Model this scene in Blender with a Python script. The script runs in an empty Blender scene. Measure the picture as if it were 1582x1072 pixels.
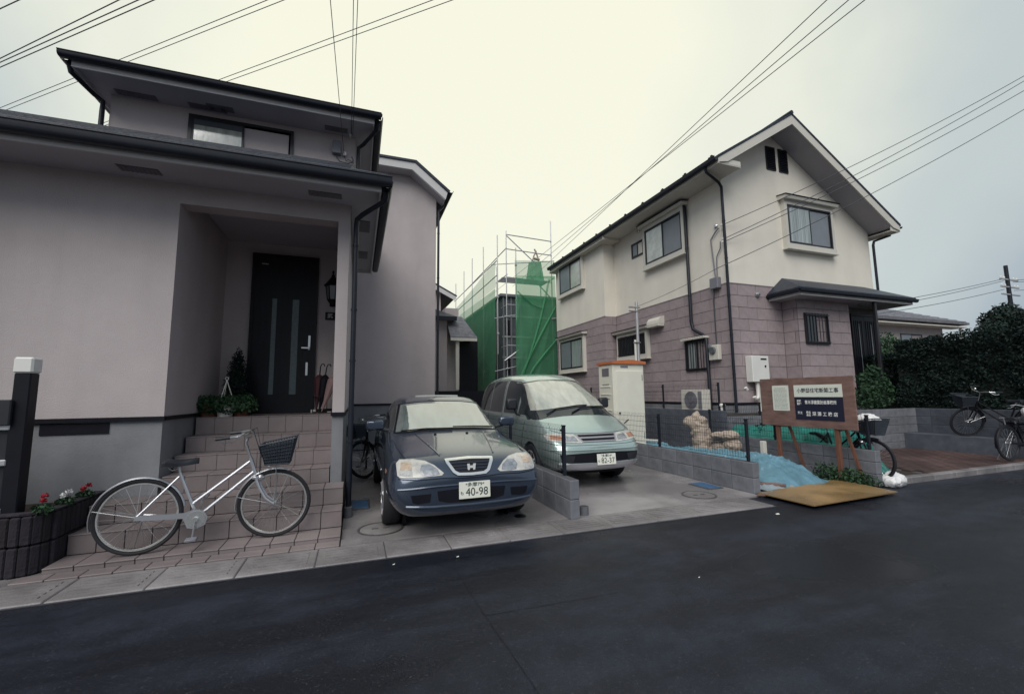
import bpy, bmesh, math, random
import numpy as np
from mathutils import Vector, Matrix, noise
from mathutils.bvhtree import BVHTree

random.seed(7)
SC = bpy.context.scene
COL = SC.collection
R = math.radians

# ------------------------------------------------------------------ camera
cam_data = bpy.data.cameras.new('camera')
cam_data.sensor_fit = 'HORIZONTAL'
cam_data.sensor_width = 36.0
cam_data.lens = 15.148
cam_data.clip_start = 0.05
cam_data.clip_end = 2000
cam = bpy.data.objects.new('camera', cam_data)
COL.objects.link(cam)
_yaw, _pit, _rol = R(19.7956), R(6.3299), R(-0.67976)
_fw = Vector((math.sin(_yaw) * math.cos(_pit), math.cos(_yaw) * math.cos(_pit), math.sin(_pit)))
_r0 = Vector((math.cos(_yaw), -math.sin(_yaw), 0))
_u0 = _r0.cross(_fw)
_r = _r0 * math.cos(_rol) + _u0 * math.sin(_rol)
_u = _u0 * math.cos(_rol) - _r0 * math.sin(_rol)
cam.matrix_world = Matrix(((_r.x, _u.x, -_fw.x, 0), (_r.y, _u.y, -_fw.y, 0), (_r.z, _u.z, -_fw.z, 1.45), (0, 0, 0, 1)))
SC.camera = cam

# ------------------------------------------------------------------ sky
SUN_EL, SUN_AZ = R(47), R(-143)          # azimuth measured from +Y towards +X
world = bpy.data.worlds.new('World')
SC.world = world
world.use_nodes = True
wn, wl = world.node_tree.nodes, world.node_tree.links
wn.clear()
w_out = wn.new('ShaderNodeOutputWorld')
sky = wn.new('ShaderNodeTexSky')
sky.sky_type = 'NISHITA'
sky.sun_disc = False
sky.sun_elevation = SUN_EL
sky.sun_rotation = SUN_AZ
bg_sky = wn.new('ShaderNodeBackground')
bg_sky.inputs['Strength'].default_value = 0.06
wl.new(sky.outputs[0], bg_sky.inputs['Color'])
tc = wn.new('ShaderNodeTexCoord')
sd = Vector((math.sin(R(17)) * math.cos(R(33)), math.cos(R(17)) * math.cos(R(33)), math.sin(R(33))))
dot = wn.new('ShaderNodeVectorMath'); dot.operation = 'DOT_PRODUCT'
dot.inputs[1].default_value = sd
wl.new(tc.outputs['Generated'], dot.inputs[0])
nz = wn.new('ShaderNodeTexNoise')
nz.inputs['Scale'].default_value = 2.1
nz.inputs['Detail'].default_value = 5
nz.inputs['Roughness'].default_value = 0.5
wl.new(tc.outputs['Generated'], nz.inputs['Vector'])
nm = wn.new('ShaderNodeMath'); nm.operation = 'MULTIPLY_ADD'
nm.inputs[1].default_value = 0.26; nm.inputs[2].default_value = -0.13
wl.new(nz.outputs['Fac'], nm.inputs[0])
ad = wn.new('ShaderNodeMath'); ad.operation = 'ADD'
wl.new(dot.outputs['Value'], ad.inputs[0]); wl.new(nm.outputs[0], ad.inputs[1])
ramp = wn.new('ShaderNodeValToRGB')
ramp.color_ramp.interpolation = 'EASE'
el = ramp.color_ramp.elements
el[0].position = 0.52; el[0].color = (0.219, 0.255, 0.289, 1)
el[1].position = 0.97; el[1].color = (0.566, 0.564, 0.465, 1)
e = el.new(0.68); e.color = (0.328, 0.365, 0.365, 1)
e = el.new(0.84); e.color = (0.505, 0.517, 0.444, 1)
wl.new(ad.outputs[0], ramp.inputs['Fac'])
bg_cl = wn.new('ShaderNodeBackground')
bg_cl.inputs['Strength'].default_value = 1.0
wl.new(ramp.outputs['Color'], bg_cl.inputs['Color'])
w_mix = wn.new('ShaderNodeMixShader')
w_mix.inputs['Fac'].default_value = 0.94      # an almost closed cloud cover over the clear sky
wl.new(bg_sky.outputs[0], w_mix.inputs[1]); wl.new(bg_cl.outputs[0], w_mix.inputs[2])
wl.new(w_mix.outputs[0], w_out.inputs['Surface'])

# ------------------------------------------------------------------ sun behind the overcast
sun_d = bpy.data.lights.new('sun', 'SUN')
sun_d.energy = 1.5
sun_d.angle = R(50)
sun_d.color = (1.0, 0.97, 0.91)
sun = bpy.data.objects.new('sun', sun_d)
COL.objects.link(sun)
_a = SUN_AZ
_sv = Vector((math.sin(_a) * math.cos(SUN_EL), math.cos(_a) * math.cos(SUN_EL), math.sin(SUN_EL)))
sun.rotation_euler = (-_sv).to_track_quat('-Z', 'Y').to_euler()

SC.view_settings.view_transform = 'Standard'
SC.view_settings.look = 'None'
SC.view_settings.exposure = 0.8
SC.view_settings.gamma = 1.0
SC.view_settings.use_curve_mapping = False

# ------------------------------------------------------------------ materials
MATS = {}

def mat(name, col, rough=0.6, metal=0.0, var=0.0, vscale=3.0, bump=0.0, bscale=60.0, col2=None, coat=0.0,
        wet=0.0, wscale=1.2, piece=0.0, stretch=None, spec=0.5, ior=1.45, detail=4.0, grime=0.0):
    """Procedural principled material: base colour broken up by noise, fine bump, optional wet patches and per-object variation."""
    if name in MATS:
        return MATS[name]
    m = bpy.data.materials.new(name)
    m.use_nodes = True
    n, l = m.node_tree.nodes, m.node_tree.links
    p = n['Principled BSDF']
    p.inputs['Base Color'].default_value = (*col, 1)
    p.inputs['Roughness'].default_value = rough
    p.inputs['Metallic'].default_value = metal
    p.inputs['Coat Weight'].default_value = coat
    p.inputs['Coat Roughness'].default_value = 0.06
    p.inputs['Specular IOR Level'].default_value = spec
    p.inputs['IOR'].default_value = ior
    t = n.new('ShaderNodeTexCoord')
    src = t.outputs['Object']
    if stretch:
        mp = n.new('ShaderNodeMapping')
        mp.inputs['Scale'].default_value = stretch
        l.new(src, mp.inputs['Vector']); src = mp.outputs[0]
    csock = None
    if var > 0 or col2:
        a = n.new('ShaderNodeTexNoise')
        a.inputs['Scale'].default_value = vscale
        a.inputs['Detail'].default_value = detail
        a.inputs['Roughness'].default_value = 0.62
        l.new(src, a.inputs['Vector'])
        mr = n.new('ShaderNodeMapRange')
        mr.inputs['From Min'].default_value = 0.3; mr.inputs['From Max'].default_value = 0.7
        l.new(a.outputs['Fac'], mr.inputs['Value'])
        mx = n.new('ShaderNodeMix'); mx.data_type = 'RGBA'
        c2 = col2 if col2 else tuple(c * (1 - var) for c in col)
        c1 = col if col2 else tuple(min(1, c * (1 + var)) for c in col)
        mx.inputs[6].default_value = (*c1, 1); mx.inputs[7].default_value = (*c2, 1)
        l.new(mr.outputs[0], mx.inputs[0])
        csock = mx.outputs[2]
    if grime > 0:
        g = n.new('ShaderNodeTexNoise'); g.inputs['Scale'].default_value = 1.1; g.inputs['Detail'].default_value = 6
        mp2 = n.new('ShaderNodeMapping'); mp2.inputs['Scale'].default_value = (1.6, 1.6, 0.22)
        l.new(t.outputs['Object'], mp2.inputs['Vector']); l.new(mp2.outputs[0], g.inputs['Vector'])
        gr = n.new('ShaderNodeMapRange'); gr.inputs['From Min'].default_value = 0.42; gr.inputs['From Max'].default_value = 0.75
        gr.inputs['To Min'].default_value = 1.0; gr.inputs['To Max'].default_value = 1.0 - grime
        l.new(g.outputs['Fac'], gr.inputs['Value'])
        mu = n.new('ShaderNodeVectorMath'); mu.operation = 'SCALE'
        if csock: l.new(csock, mu.inputs[0])
        else: mu.inputs[0].default_value = col
        l.new(gr.outputs[0], mu.inputs['Scale'])
        csock = mu.outputs[0]
    if piece > 0:
        oi = n.new('ShaderNodeObjectInfo')
        pr = n.new('ShaderNodeMapRange')
        pr.inputs['To Min'].default_value = 1 - piece; pr.inputs['To Max'].default_value = 1 + piece
        l.new(oi.outputs['Random'], pr.inputs['Value'])
        mu = n.new('ShaderNodeVectorMath'); mu.operation = 'SCALE'
        if csock: l.new(csock, mu.inputs[0])
        else: mu.inputs[0].default_value = col
        l.new(pr.outputs[0], mu.inputs['Scale'])
        csock = mu.outputs[0]
    if wet > 0:
        w = n.new('ShaderNodeTexNoise'); w.inputs['Scale'].default_value = wscale; w.inputs['Detail'].default_value = 5
        geo = n.new('ShaderNodeNewGeometry')
        l.new(geo.outputs['Position'], w.inputs['Vector'])
        wr = n.new('ShaderNodeMapRange'); wr.inputs['From Min'].default_value = 0.37; wr.inputs['From Max'].default_value = 0.57
        l.new(w.outputs['Fac'], wr.inputs['Value'])
        rr = n.new('ShaderNodeMapRange'); rr.inputs['To Min'].default_value = rough; rr.inputs['To Max'].default_value = max(0.05, rough - wet)
        l.new(wr.outputs[0], rr.inputs['Value']); l.new(rr.outputs[0], p.inputs['Roughness'])
        dk = n.new('ShaderNodeMapRange'); dk.inputs['To Min'].default_value = 1.12; dk.inputs['To Max'].default_value = 0.74
        l.new(wr.outputs[0], dk.inputs['Value'])
        mu = n.new('ShaderNodeVectorMath'); mu.operation = 'SCALE'
        if csock: l.new(csock, mu.inputs[0])
        else: mu.inputs[0].default_value = col
        l.new(dk.outputs[0], mu.inputs['Scale'])
        csock = mu.outputs[0]
    if csock:
        l.new(csock, p.inputs['Base Color'])
    if bump > 0:
        b = n.new('ShaderNodeTexNoise'); b.inputs['Scale'].default_value = bscale; b.inputs['Detail'].default_value = 3
        l.new(src, b.inputs['Vector'])
        bp = n.new('ShaderNodeBump'); bp.inputs['Strength'].default_value = bump; bp.inputs['Distance'].default_value = 0.01
        l.new(b.outputs['Fac'], bp.inputs['Height']); l.new(bp.outputs[0], p.inputs['Normal'])
    MATS[name] = m
    return m

M_STUCCO = mat('mauve_stucco', (0.485, 0.43, 0.435), 0.9, var=0.045, vscale=2.3, bump=0.55, bscale=95, grime=0.13)
M_FOUND = mat('foundation_render', (0.225, 0.230, 0.248), 0.85, var=0.12, vscale=2.2, bump=0.3, bscale=70, grime=0.30)
M_SOFFIT = mat('soffit_board', (0.40, 0.38, 0.41), 0.7, var=0.03)
M_FASCIA = mat('fascia_board', (0.55, 0.535, 0.54), 0.6, var=0.03)
M_DARKMETAL = mat('dark_metal', (0.014, 0.017, 0.026), 0.42, var=0.15, vscale=8, spec=0.35)
M_ROOF = mat('dark_slate_roof', (0.024, 0.030, 0.046), 0.45, var=0.35, vscale=9, bump=0.5, bscale=30, spec=0.35)
M_BLACK = mat('black_paint', (0.008, 0.008, 0.013), 0.5, var=0.2, vscale=6, spec=0.25)
M_VENT = mat('vent_louvre', (0.16, 0.15, 0.17), 0.6, var=0.1)
M_DOOR = mat('black_door', (0.008, 0.008, 0.013), 0.45, var=0.15, vscale=4, spec=0.3)
M_STEEL = mat('brushed_steel', (0.55, 0.55, 0.56), 0.28, metal=0.9, var=0.05)
M_CHROME = mat('chrome', (0.86, 0.86, 0.84), 0.22, metal=0.9, var=0.02)
M_TILE = mat('step_tile', (0.235, 0.196, 0.198), 0.55, var=0.05, vscale=9, bump=0.15, bscale=120, piece=0.04, wet=0.12, wscale=.6)
M_GROUT_LIGHT = mat('light_tile_grout', (0.15, 0.12, 0.12), 0.9, var=0.1)
M_GROUT = mat('tile_grout', (0.06, 0.05, 0.055), 0.9, var=0.2)
M_PLANTER = mat('dark_ribbed_block', (0.022, 0.018, 0.024), 0.95, var=0.3, vscale=12, bump=0.8, bscale=40, piece=0.25)
M_SOIL = mat('soil', (0.03, 0.022, 0.018), 0.95, var=0.4, vscale=20, bump=1, bscale=30)
M_CREAM = mat('cream_stucco', (0.79, 0.74, 0.655), 0.9, var=0.04, vscale=1.5, bump=0.7, bscale=80, grime=0.07)
M_STONE = mat('mauve_stone_panel', (0.32, 0.262, 0.274), 0.85, var=0.14, vscale=5, bump=0.7, bscale=55, piece=0.09, grime=0.14)
M_JOINT = mat('panel_joint', (0.125, 0.108, 0.112), 0.9, var=0.1)
M_TRIM = mat('cream_trim', (0.60, 0.575, 0.52), 0.6, var=0.03)
M_FRAME = mat('bronze_frame', (0.03, 0.03, 0.036), 0.35, metal=0.3, var=0.1)
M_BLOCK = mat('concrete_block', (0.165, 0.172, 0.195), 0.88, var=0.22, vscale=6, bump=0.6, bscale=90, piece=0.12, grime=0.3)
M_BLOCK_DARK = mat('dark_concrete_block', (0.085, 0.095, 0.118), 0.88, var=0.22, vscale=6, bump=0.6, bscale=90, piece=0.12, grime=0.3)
M_MORTAR = mat('mortar', (0.07, 0.07, 0.08), 0.95, var=0.2)
M_CONC = mat('drive_concrete', (0.275, 0.256, 0.262), 0.53, var=0.18, vscale=1.7, bump=0.25, bscale=120, wet=0.40, wscale=0.75)
M_KERB = mat('kerb_concrete', (0.235, 0.218, 0.223), 0.62, var=0.18, vscale=6, bump=0.5, bscale=90, piece=0.08, wet=0.3, wscale=1.1)
M_IRON = mat('cast_iron', (0.10, 0.095, 0.10), 0.55, metal=0.3, var=0.25, vscale=12, bump=0.3, bscale=90)
M_BLUEPL = mat('blue_plastic', (0.045, 0.11, 0.22), 0.5, var=0.15, vscale=10)
M_BIKE = mat('silver_bike_paint', (0.55, 0.56, 0.60), 0.3, metal=0.75, var=0.05)
M_RUBBER = mat('rubber', (0.016, 0.016, 0.020), 0.75, var=0.2)
M_PLASTIC_BK = mat('black_plastic', (0.02, 0.022, 0.028), 0.45, var=0.15)
M_BASKET = mat('basket_mesh', (0.035, 0.045, 0.06), 0.6, var=0.2, vscale=40)
M_WHITE = mat('white_plastic', (0.72, 0.71, 0.68), 0.45, var=0.04)
M_SHED = mat('cream_shed_steel', (0.74, 0.715, 0.62), 0.45, var=0.04, grime=0.08)
M_SHEDROOF = mat('orange_shed_roof', (0.50, 0.15, 0.055), 0.5, var=0.12)
M_PVC = mat('pvc_pipe', (0.70, 0.68, 0.64), 0.4, var=0.04)
M_ORANGEWOOD = mat('sign_stake_wood', (0.15, 0.065, 0.042), 0.7, var=0.25, vscale=6, stretch=(6, 6, 1))
M_SIGNWOOD = mat('sign_plywood', (0.215, 0.125, 0.108), 0.62, var=0.3, vscale=3.5, stretch=(2, 1.2, 5), bump=0.2, bscale=40, grime=0.35)
M_PLY = mat('yellow_plywood', (0.27, 0.172, 0.078), 0.45, var=0.16, vscale=2.2, wet=0.22, wscale=1.4, bump=0.1, bscale=60)
M_PAPER = mat('paper', (0.72, 0.74, 0.66), 0.7, var=0.03)
M_INK = mat('navy_ink', (0.012, 0.013, 0.035), 0.6, var=0.05)
M_TEXT_W = mat('white_lettering', (0.78, 0.78, 0.76), 0.6, var=0.02)
M_TEXT_G = mat('grey_print', (0.34, 0.36, 0.34), 0.7, var=0.05)
M_TARP_B = mat('blue_tarp', (0.105, 0.22, 0.285), 0.33, var=0.22, vscale=3, bump=0.25, bscale=30)
M_TARP_G = mat('green_tarp', (0.016, 0.18, 0.15), 0.42, var=0.25, vscale=4, bump=0.3, bscale=25)
M_BEIGE = mat('beige_cover', (0.36, 0.29, 0.24), 0.75, var=0.28, vscale=9, bump=0.6, bscale=22)
M_BAG = mat('white_bag', (0.70, 0.69, 0.70), 0.4, var=0.12, vscale=8, bump=0.5, bscale=22)
M_PAVER = mat('red_brick_paving', (0.085, 0.052, 0.048), 0.75, var=0.3, vscale=9, bump=0.5, bscale=50, wet=0.3, wscale=1.0)
M_GALV = mat('galvanised_pipe', (0.50, 0.50, 0.52), 0.4, metal=0.6, var=0.1)
M_WIRE = mat('wire_sheath', (0.055, 0.06, 0.075), 0.6, var=0.05)
M_GREYBOARD = mat('grey_sheathing', (0.10, 0.105, 0.125), 0.85, var=0.18, vscale=3)
M_LAMPGLASS = mat('lamp_glass', (0.20, 0.21, 0.22), 0.2, var=0.1)
M_TERRA = mat('terracotta', (0.20, 0.075, 0.045), 0.8, var=0.15)
M_BARK = mat('bark', (0.06, 0.045, 0.035), 0.9, var=0.3)
M_UMB = mat('maroon_umbrella', (0.045, 0.012, 0.016), 0.6, var=0.2)
M_UMB2 = mat('pink_umbrella', (0.26, 0.17, 0.17), 0.6, var=0.1)
M_GREYBOX = mat('grey_box', (0.19, 0.19, 0.22), 0.5, var=0.05)
M_TILEROOF = mat('grey_tile_roof', (0.15, 0.15, 0.17), 0.6, var=0.35, vscale=5, bump=0.6, bscale=8)

def leaf_mat(name, c1, c2):
    if name in MATS: return MATS[name]
    m = bpy.data.materials.new(name); m.use_nodes = True
    n, l = m.node_tree.nodes, m.node_tree.links
    p = n['Principled BSDF']; p.inputs['Roughness'].default_value = 0.65; p.inputs['Specular IOR Level'].default_value = 0.25
    at = n.new('ShaderNodeAttribute'); at.attribute_name = 'tint'
    ns = n.new('ShaderNodeTexNoise'); ns.inputs['Scale'].default_value = 1.5
    t = n.new('ShaderNodeTexCoord'); l.new(t.outputs['Object'], ns.inputs['Vector'])
    a = n.new('ShaderNodeMath'); a.operation = 'MULTIPLY'
    l.new(at.outputs['Fac'], a.inputs[0]); l.new(ns.outputs['Fac'], a.inputs[1])
    b = n.new('ShaderNodeMath'); b.operation = 'MULTIPLY'; b.inputs[1].default_value = 1.9
    l.new(a.outputs[0], b.inputs[0])
    mx = n.new('ShaderNodeMix'); mx.data_type = 'RGBA'
    mx.inputs[6].default_value = (*c1, 1); mx.inputs[7].default_value = (*c2, 1)
    l.new(b.outputs[0], mx.inputs[0]); l.new(mx.outputs[2], p.inputs['Base Color'])
    p.inputs['Transmission Weight'].default_value = 0.0
    MATS[name] = m
    return m
M_HEDGE = leaf_mat('hedge_leaf', (0.004, 0.011, 0.011), (0.010, 0.026, 0.020))
M_LEAF = leaf_mat('garden_leaf', (0.012, 0.034, 0.018), (0.04, 0.09, 0.042))
M_LEAF2 = leaf_mat('bush_leaf', (0.018, 0.042, 0.024), (0.05, 0.10, 0.052))
M_RED = leaf_mat('red_petal', (0.20, 0.012, 0.02), (0.46, 0.03, 0.05))
M_WPETAL = leaf_mat('white_petal', (0.5, 0.5, 0.52), (0.8, 0.8, 0.8))

def paint(name, col, flake=0.55):
    m = mat(name, col, 0.26, metal=flake, var=0.04, vscale=2, coat=1.0)
    return m
M_NAVY = paint('slate_blue_paint', (0.048, 0.066, 0.102))
M_MINT = paint('mint_silver_paint', (0.47, 0.575, 0.55), 0.6)

def glass(name, col, rough=0.08, ior=1.9):
    return mat(name, col, rough, var=0.35, vscale=1.6, ior=ior, spec=0.7, coat=0.6, bump=0.12, bscale=2.5)
M_GLASS = glass('window_glass', (0.10, 0.12, 0.13))
M_GLASS_CURT = mat('curtained_glass', (0.30, 0.34, 0.34), 0.2, var=0.6, vscale=3, stretch=(16, 16, 0.25), coat=1.0)
M_SCREEN = mat('window_screen', (0.19, 0.21, 0.235), 0.4, var=0.08, coat=0.4)
M_CARGLASS = mat('car_glass', (0.15, 0.18, 0.175), 0.05, var=0.38, vscale=2.2, ior=2.6, spec=1.0, coat=1.0, stretch=(5, 1.2, 1.2), bump=0.05, bscale=9)
M_CARGLASS_D = mat('dark_car_glass', (0.02, 0.025, 0.03), 0.08, var=0.2, vscale=3, coat=0.5)
M_SHADE = mat('misted_windscreen', (0.40, 0.41, 0.36), 0.12, var=0.28, vscale=2.4, ior=2.2, coat=1.0, stretch=(4, 1.2, 1.2), bump=0.05, bscale=9)
M_LENS = mat('headlamp_lens', (0.48, 0.47, 0.44), 0.30, var=0.25, vscale=14, ior=1.6, coat=0.25)
M_REFLECTOR = mat('lamp_reflector', (0.42, 0.43, 0.45), 0.2, metal=0.7, var=0.4, vscale=22, coat=1.0)
M_AMBER = mat('amber_lens', (0.42, 0.20, 0.13), 0.25, var=0.2, coat=1.0)
M_SILVER = mat('silver_trim', (0.42, 0.41, 0.44), 0.35, metal=0.6, var=0.05)
M_PLATE = mat('number_plate_white', (0.76, 0.76, 0.68), 0.45, var=0.03)
M_GREENINK = mat('dark_green_ink', (0.02, 0.045, 0.035), 0.5, var=0.05)

def net_mat(name, col, alpha):
    m = bpy.data.materials.new(name); m.use_nodes = True
    n, l = m.node_tree.nodes, m.node_tree.links
    p = n['Principled BSDF']; p.inputs['Roughness'].default_value = 0.7
    ns = n.new('ShaderNodeTexNoise'); ns.inputs['Scale'].default_value = 1.2; ns.inputs['Detail'].default_value = 5
    t = n.new('ShaderNodeTexCoord'); mp = n.new('ShaderNodeMapping'); mp.inputs['Scale'].default_value = (2.2, 2.2, 0.5); mp.inputs['Rotation'].default_value = (0, R(38), 0)
    l.new(t.outputs['Object'], mp.inputs['Vector']); l.new(mp.outputs[0], ns.inputs['Vector'])
    mx = n.new('ShaderNodeMix'); mx.data_type = 'RGBA'
    mx.inputs[6].default_value = (*[c * 0.82 for c in col], 1); mx.inputs[7].default_value = (*[c * 1.2 for c in col], 1)
    l.new(ns.outputs['Fac'], mx.inputs[0]); l.new(mx.outputs[2], p.inputs['Base Color'])
    tr = n.new('ShaderNodeBsdfTranslucent'); l.new(mx.outputs[2], tr.inputs['Color'])
    s1 = n.new('ShaderNodeMixShader'); s1.inputs[0].default_value = 0.4
    l.new(p.outputs[0], s1.inputs[1]); l.new(tr.outputs[0], s1.inputs[2])
    tp = n.new('ShaderNodeBsdfTransparent')
    s2 = n.new('ShaderNodeMixShader'); s2.inputs[0].default_value = alpha
    l.new(tp.outputs[0], s2.inputs[1]); l.new(s1.outputs[0], s2.inputs[2])
    l.new(s2.outputs[0], n['Material Output'].inputs['Surface'])
    MATS[name] = m
    return m
M_NET = net_mat('green_scaffold_net', (0.085, 0.36, 0.18), 0.66)
M_NET_THIN = net_mat('sheer_green_net', (0.10, 0.32, 0.18), 0.45)

# ------------------------------------------------------------------ building helpers
def root_inv(parent):
    o = parent
    while o.parent: o = o.parent
    return (Matrix.Translation(o.location) @ o.rotation_euler.to_matrix().to_4x4()).inverted()

def link(name, me, parent=None, label=None, kind=None, cat=None, group=None):
    o = bpy.data.objects.new(name, me)
    COL.objects.link(o)
    if parent: o.parent = parent
    if label: o['label'] = label
    if cat: o['category'] = cat
    if group: o['group'] = group
    if kind: o['kind'] = kind
    return o

def thing(name, label, cat, loc=(0, 0, 0), rz=0.0, group=None):
    o = bpy.data.objects.new(name, None)
    COL.objects.link(o)
    o.empty_display_size = 0.2
    o.location = loc
    o.rotation_euler = (0, 0, rz)
    o['label'] = label; o['category'] = cat
    if group: o['group'] = group
    return o

class MB:
    """Collects geometry for ONE mesh object."""
    def __init__(self, xf=None):
        self.v, self.f = [], []
        self.xf = xf
    def add(self, vs, fs):
        b = len(self.v)
        if self.xf is not None:
            vs = [tuple(self.xf @ Vector(q)) for q in vs]
        self.v += [tuple(q) for q in vs]
        self.f += [tuple(i + b for i in f) for f in fs]
        return self
    def box(self, x0, x1, y0, y1, z0, z1):
        vs = [(x0, y0, z0), (x1, y0, z0), (x1, y1, z0), (x0, y1, z0), (x0, y0, z1), (x1, y0, z1), (x1, y1, z1), (x0, y1, z1)]
        return self.add(vs, [(0, 3, 2, 1), (4, 5, 6, 7), (0, 1, 5, 4), (1, 2, 6, 5), (2, 3, 7, 6), (3, 0, 4, 7)])
    def bbox(self, x0, x1, y0, y1, z0, z1, b=0.005):
        """box with chamfered edges"""
        cx, cy, cz = (x0 + x1) / 2, (y0 + y1) / 2, (z0 + z1) / 2
        hx, hy, hz = abs(x1 - x0) / 2, abs(y1 - y0) / 2, abs(z1 - z0) / 2
        b = min(b, hx * .45, hy * .45, hz * .45)
        bm = bmesh.new()
        bmesh.ops.create_cube(bm, size=1)
        for q in bm.verts: q.co = Vector((q.co.x * 2 * hx + cx, q.co.y * 2 * hy + cy, q.co.z * 2 * hz + cz))
        bmesh.ops.bevel(bm, geom=bm.edges[:], offset=b, segments=1, affect='EDGES')
        bm.verts.index_update()
        self.add([q.co[:] for q in bm.verts], [[q.index for q in f.verts] for f in bm.faces])
        bm.free()
        return self
    def prism(self, poly, d):
        """poly: 3-D points of a planar polygon, extruded by vector d"""
        n = len(poly)
        vs = [tuple(p) for p in poly] + [tuple(Vector(p) + Vector(d)) for p in poly]
        fs = [tuple(range(n))[::-1], tuple(range(n, 2 * n))] + [(i, (i + 1) % n, n + (i + 1) % n, n + i) for i in range(n)]
        return self.add(vs, fs)
    def tube(self, pts, r, n=8, cap=True):
        pts = [Vector(p) for p in pts]
        rs = r if isinstance(r, (list, tuple)) else [r] * len(pts)
        vs, fs = [], []
        prev = None
        for i, p in enumerate(pts):
            if i == 0: d = pts[1] - pts[0]
            elif i == len(pts) - 1: d = pts[-1] - pts[-2]
            else: d = (pts[i] - pts[i - 1]).normalized() + (pts[i + 1] - pts[i]).normalized()
            if d.length < 1e-9: d = Vector((0, 0, 1))
            d.normalize()
            if prev is None:
                ref = Vector((0, 0, 1)) if abs(d.z) < 0.9 else Vector((1, 0, 0))
                a = d.cross(ref).normalized()
            else:
                a = (prev - d * prev.dot(d)).normalized()
            prev = a
            b = d.cross(a)
            for k in range(n):
                t = 2 * math.pi * k / n
                vs.append(tuple(p + (a * math.cos(t) + b * math.sin(t)) * rs[i]))
        for i in range(len(pts) - 1):
            for k in range(n):
                fs.append((i * n + k, i * n + (k + 1) % n, (i + 1) * n + (k + 1) % n, (i + 1) * n + k))
        if cap:
            fs.append(tuple(range(n))[::-1]); fs.append(tuple(range((len(pts) - 1) * n, len(pts) * n)))
        return self.add(vs, fs)
    def lathe(self, prof, c=(0, 0, 0), n=16, axis='z'):
        """prof: list of (radius, height)"""
        vs, fs = [], []
        for r, h in prof:
            for k in range(n):
                t = 2 * math.pi * k / n
                a, b = r * math.cos(t), r * math.sin(t)
                q = (a, b, h) if axis == 'z' else ((h, a, b) if axis == 'x' else (b, h, a))
                vs.append((q[0] + c[0], q[1] + c[1], q[2] + c[2]))
        for i in range(len(prof) - 1):
            for k in range(n):
                fs.append((i * n + k, i * n + (k + 1) % n, (i + 1) * n + (k + 1) % n, (i + 1) * n + k))
        fs.append(tuple(range(n))[::-1]); fs.append(tuple(range((len(prof) - 1) * n, len(prof) * n)))
        return self.add(vs, fs)
    def torus(self, c, Rr, r, axis='y', n=40, m=8, sq=1.0, a0=0.0, a1=2 * math.pi):
        full = abs(a1 - a0 - 2 * math.pi) < 1e-6
        vs, fs = [], []
        N = n if full else n + 1
        for i in range(N):
            t = a0 + (a1 - a0) * i / n
            for k in range(m):
                s = 2 * math.pi * k / m
                rad = Rr + r * math.cos(s)
                h = r * sq * math.sin(s)
                x, z = rad * math.cos(t), rad * math.sin(t)
                q = (x, h, z) if axis == 'y' else ((h, x, z) if axis == 'x' else (x, z, h))
                vs.append((q[0] + c[0], q[1] + c[1], q[2] + c[2]))
        for i in range(n):
            j = (i + 1) % N
            for k in range(m):
                fs.append((i * m + k, i * m + (k + 1) % m, j * m + (k + 1) % m, j * m + k))
        if not full:
            fs.append(tuple(range(m))); fs.append(tuple(range(n * m, (n + 1) * m))[::-1])
        return self.add(vs, fs)
    def mesh(self, name, m, inv=None, smooth=False):
        vs = self.v if inv is None else [tuple(inv @ Vector(q)) for q in self.v]
        me = bpy.data.meshes.new(name)
        me.from_pydata(vs, [], self.f)
        bm = bmesh.new(); bm.from_mesh(me)
        bmesh.ops.recalc_face_normals(bm, faces=bm.faces[:])
        bm.to_mesh(me); bm.free()
        if m: me.materials.append(m)
        if smooth:
            me.polygons.foreach_set('use_smooth', [True] * len(me.polygons))
            me.set_sharp_from_angle(angle=R(38))
        return me
    def build(self, name, m, parent=None, world=True, smooth=False, **kw):
        inv = root_inv(parent) if (parent is not None and world) else None
        return link(name, self.mesh(name, m, inv, smooth), parent, **kw)

def struct(name, mb, m, **kw):
    return mb.build(name, m, None, kind='structure', **kw)

def piece(name, me, parent, loc, rot=(0, 0, 0)):
    """one copy of a shared piece mesh; loc in world coordinates, parent's root unrotated"""
    o = bpy.data.objects.new(name, me)
    COL.objects.link(o)
    o.parent = parent
    o.location = root_inv(parent) @ Vector(loc)
    o.rotation_euler = rot
    return o

_meshes = {}
def block_mesh(dx, dy, dz, m, b=0.006):
    k = (round(dx, 3), round(dy, 3), round(dz, 3), m.name)
    if k not in _meshes:
        _meshes[k] = MB().bbox(0, dx, 0, dy, 0, dz, b).mesh(m.name + '_piece', m)
    return _meshes[k]

def text(body, size, m, parent, M, width=None, name='lettering', depth=0.001, spacing=1.0, bold=0.0):
    """flat lettering as a mesh: M maps text plane (x right, y up, z out) to the parent's local space; centred"""
    c = bpy.data.curves.new(name, 'FONT')
    c.body = body; c.size = size; c.align_x = 'CENTER'; c.align_y = 'CENTER'; c.extrude = depth; c.space_character = spacing
    c.resolution_u = 3; c.offset = bold
    o = bpy.data.objects.new(name, c); COL.objects.link(o)
    bpy.context.view_layer.update()
    me = bpy.data.meshes.new_from_object(o.evaluated_get(bpy.context.evaluated_depsgraph_get()))
    bpy.data.objects.remove(o); bpy.data.curves.remove(c)
    if width:
        xs = [q.co.x for q in me.vertices]; s = width / (max(xs) - min(xs))
        for q in me.vertices: q.co.x *= s
    me.transform(M)
    me.materials.clear(); me.materials.append(m)
    return link(name, me, parent)

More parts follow.
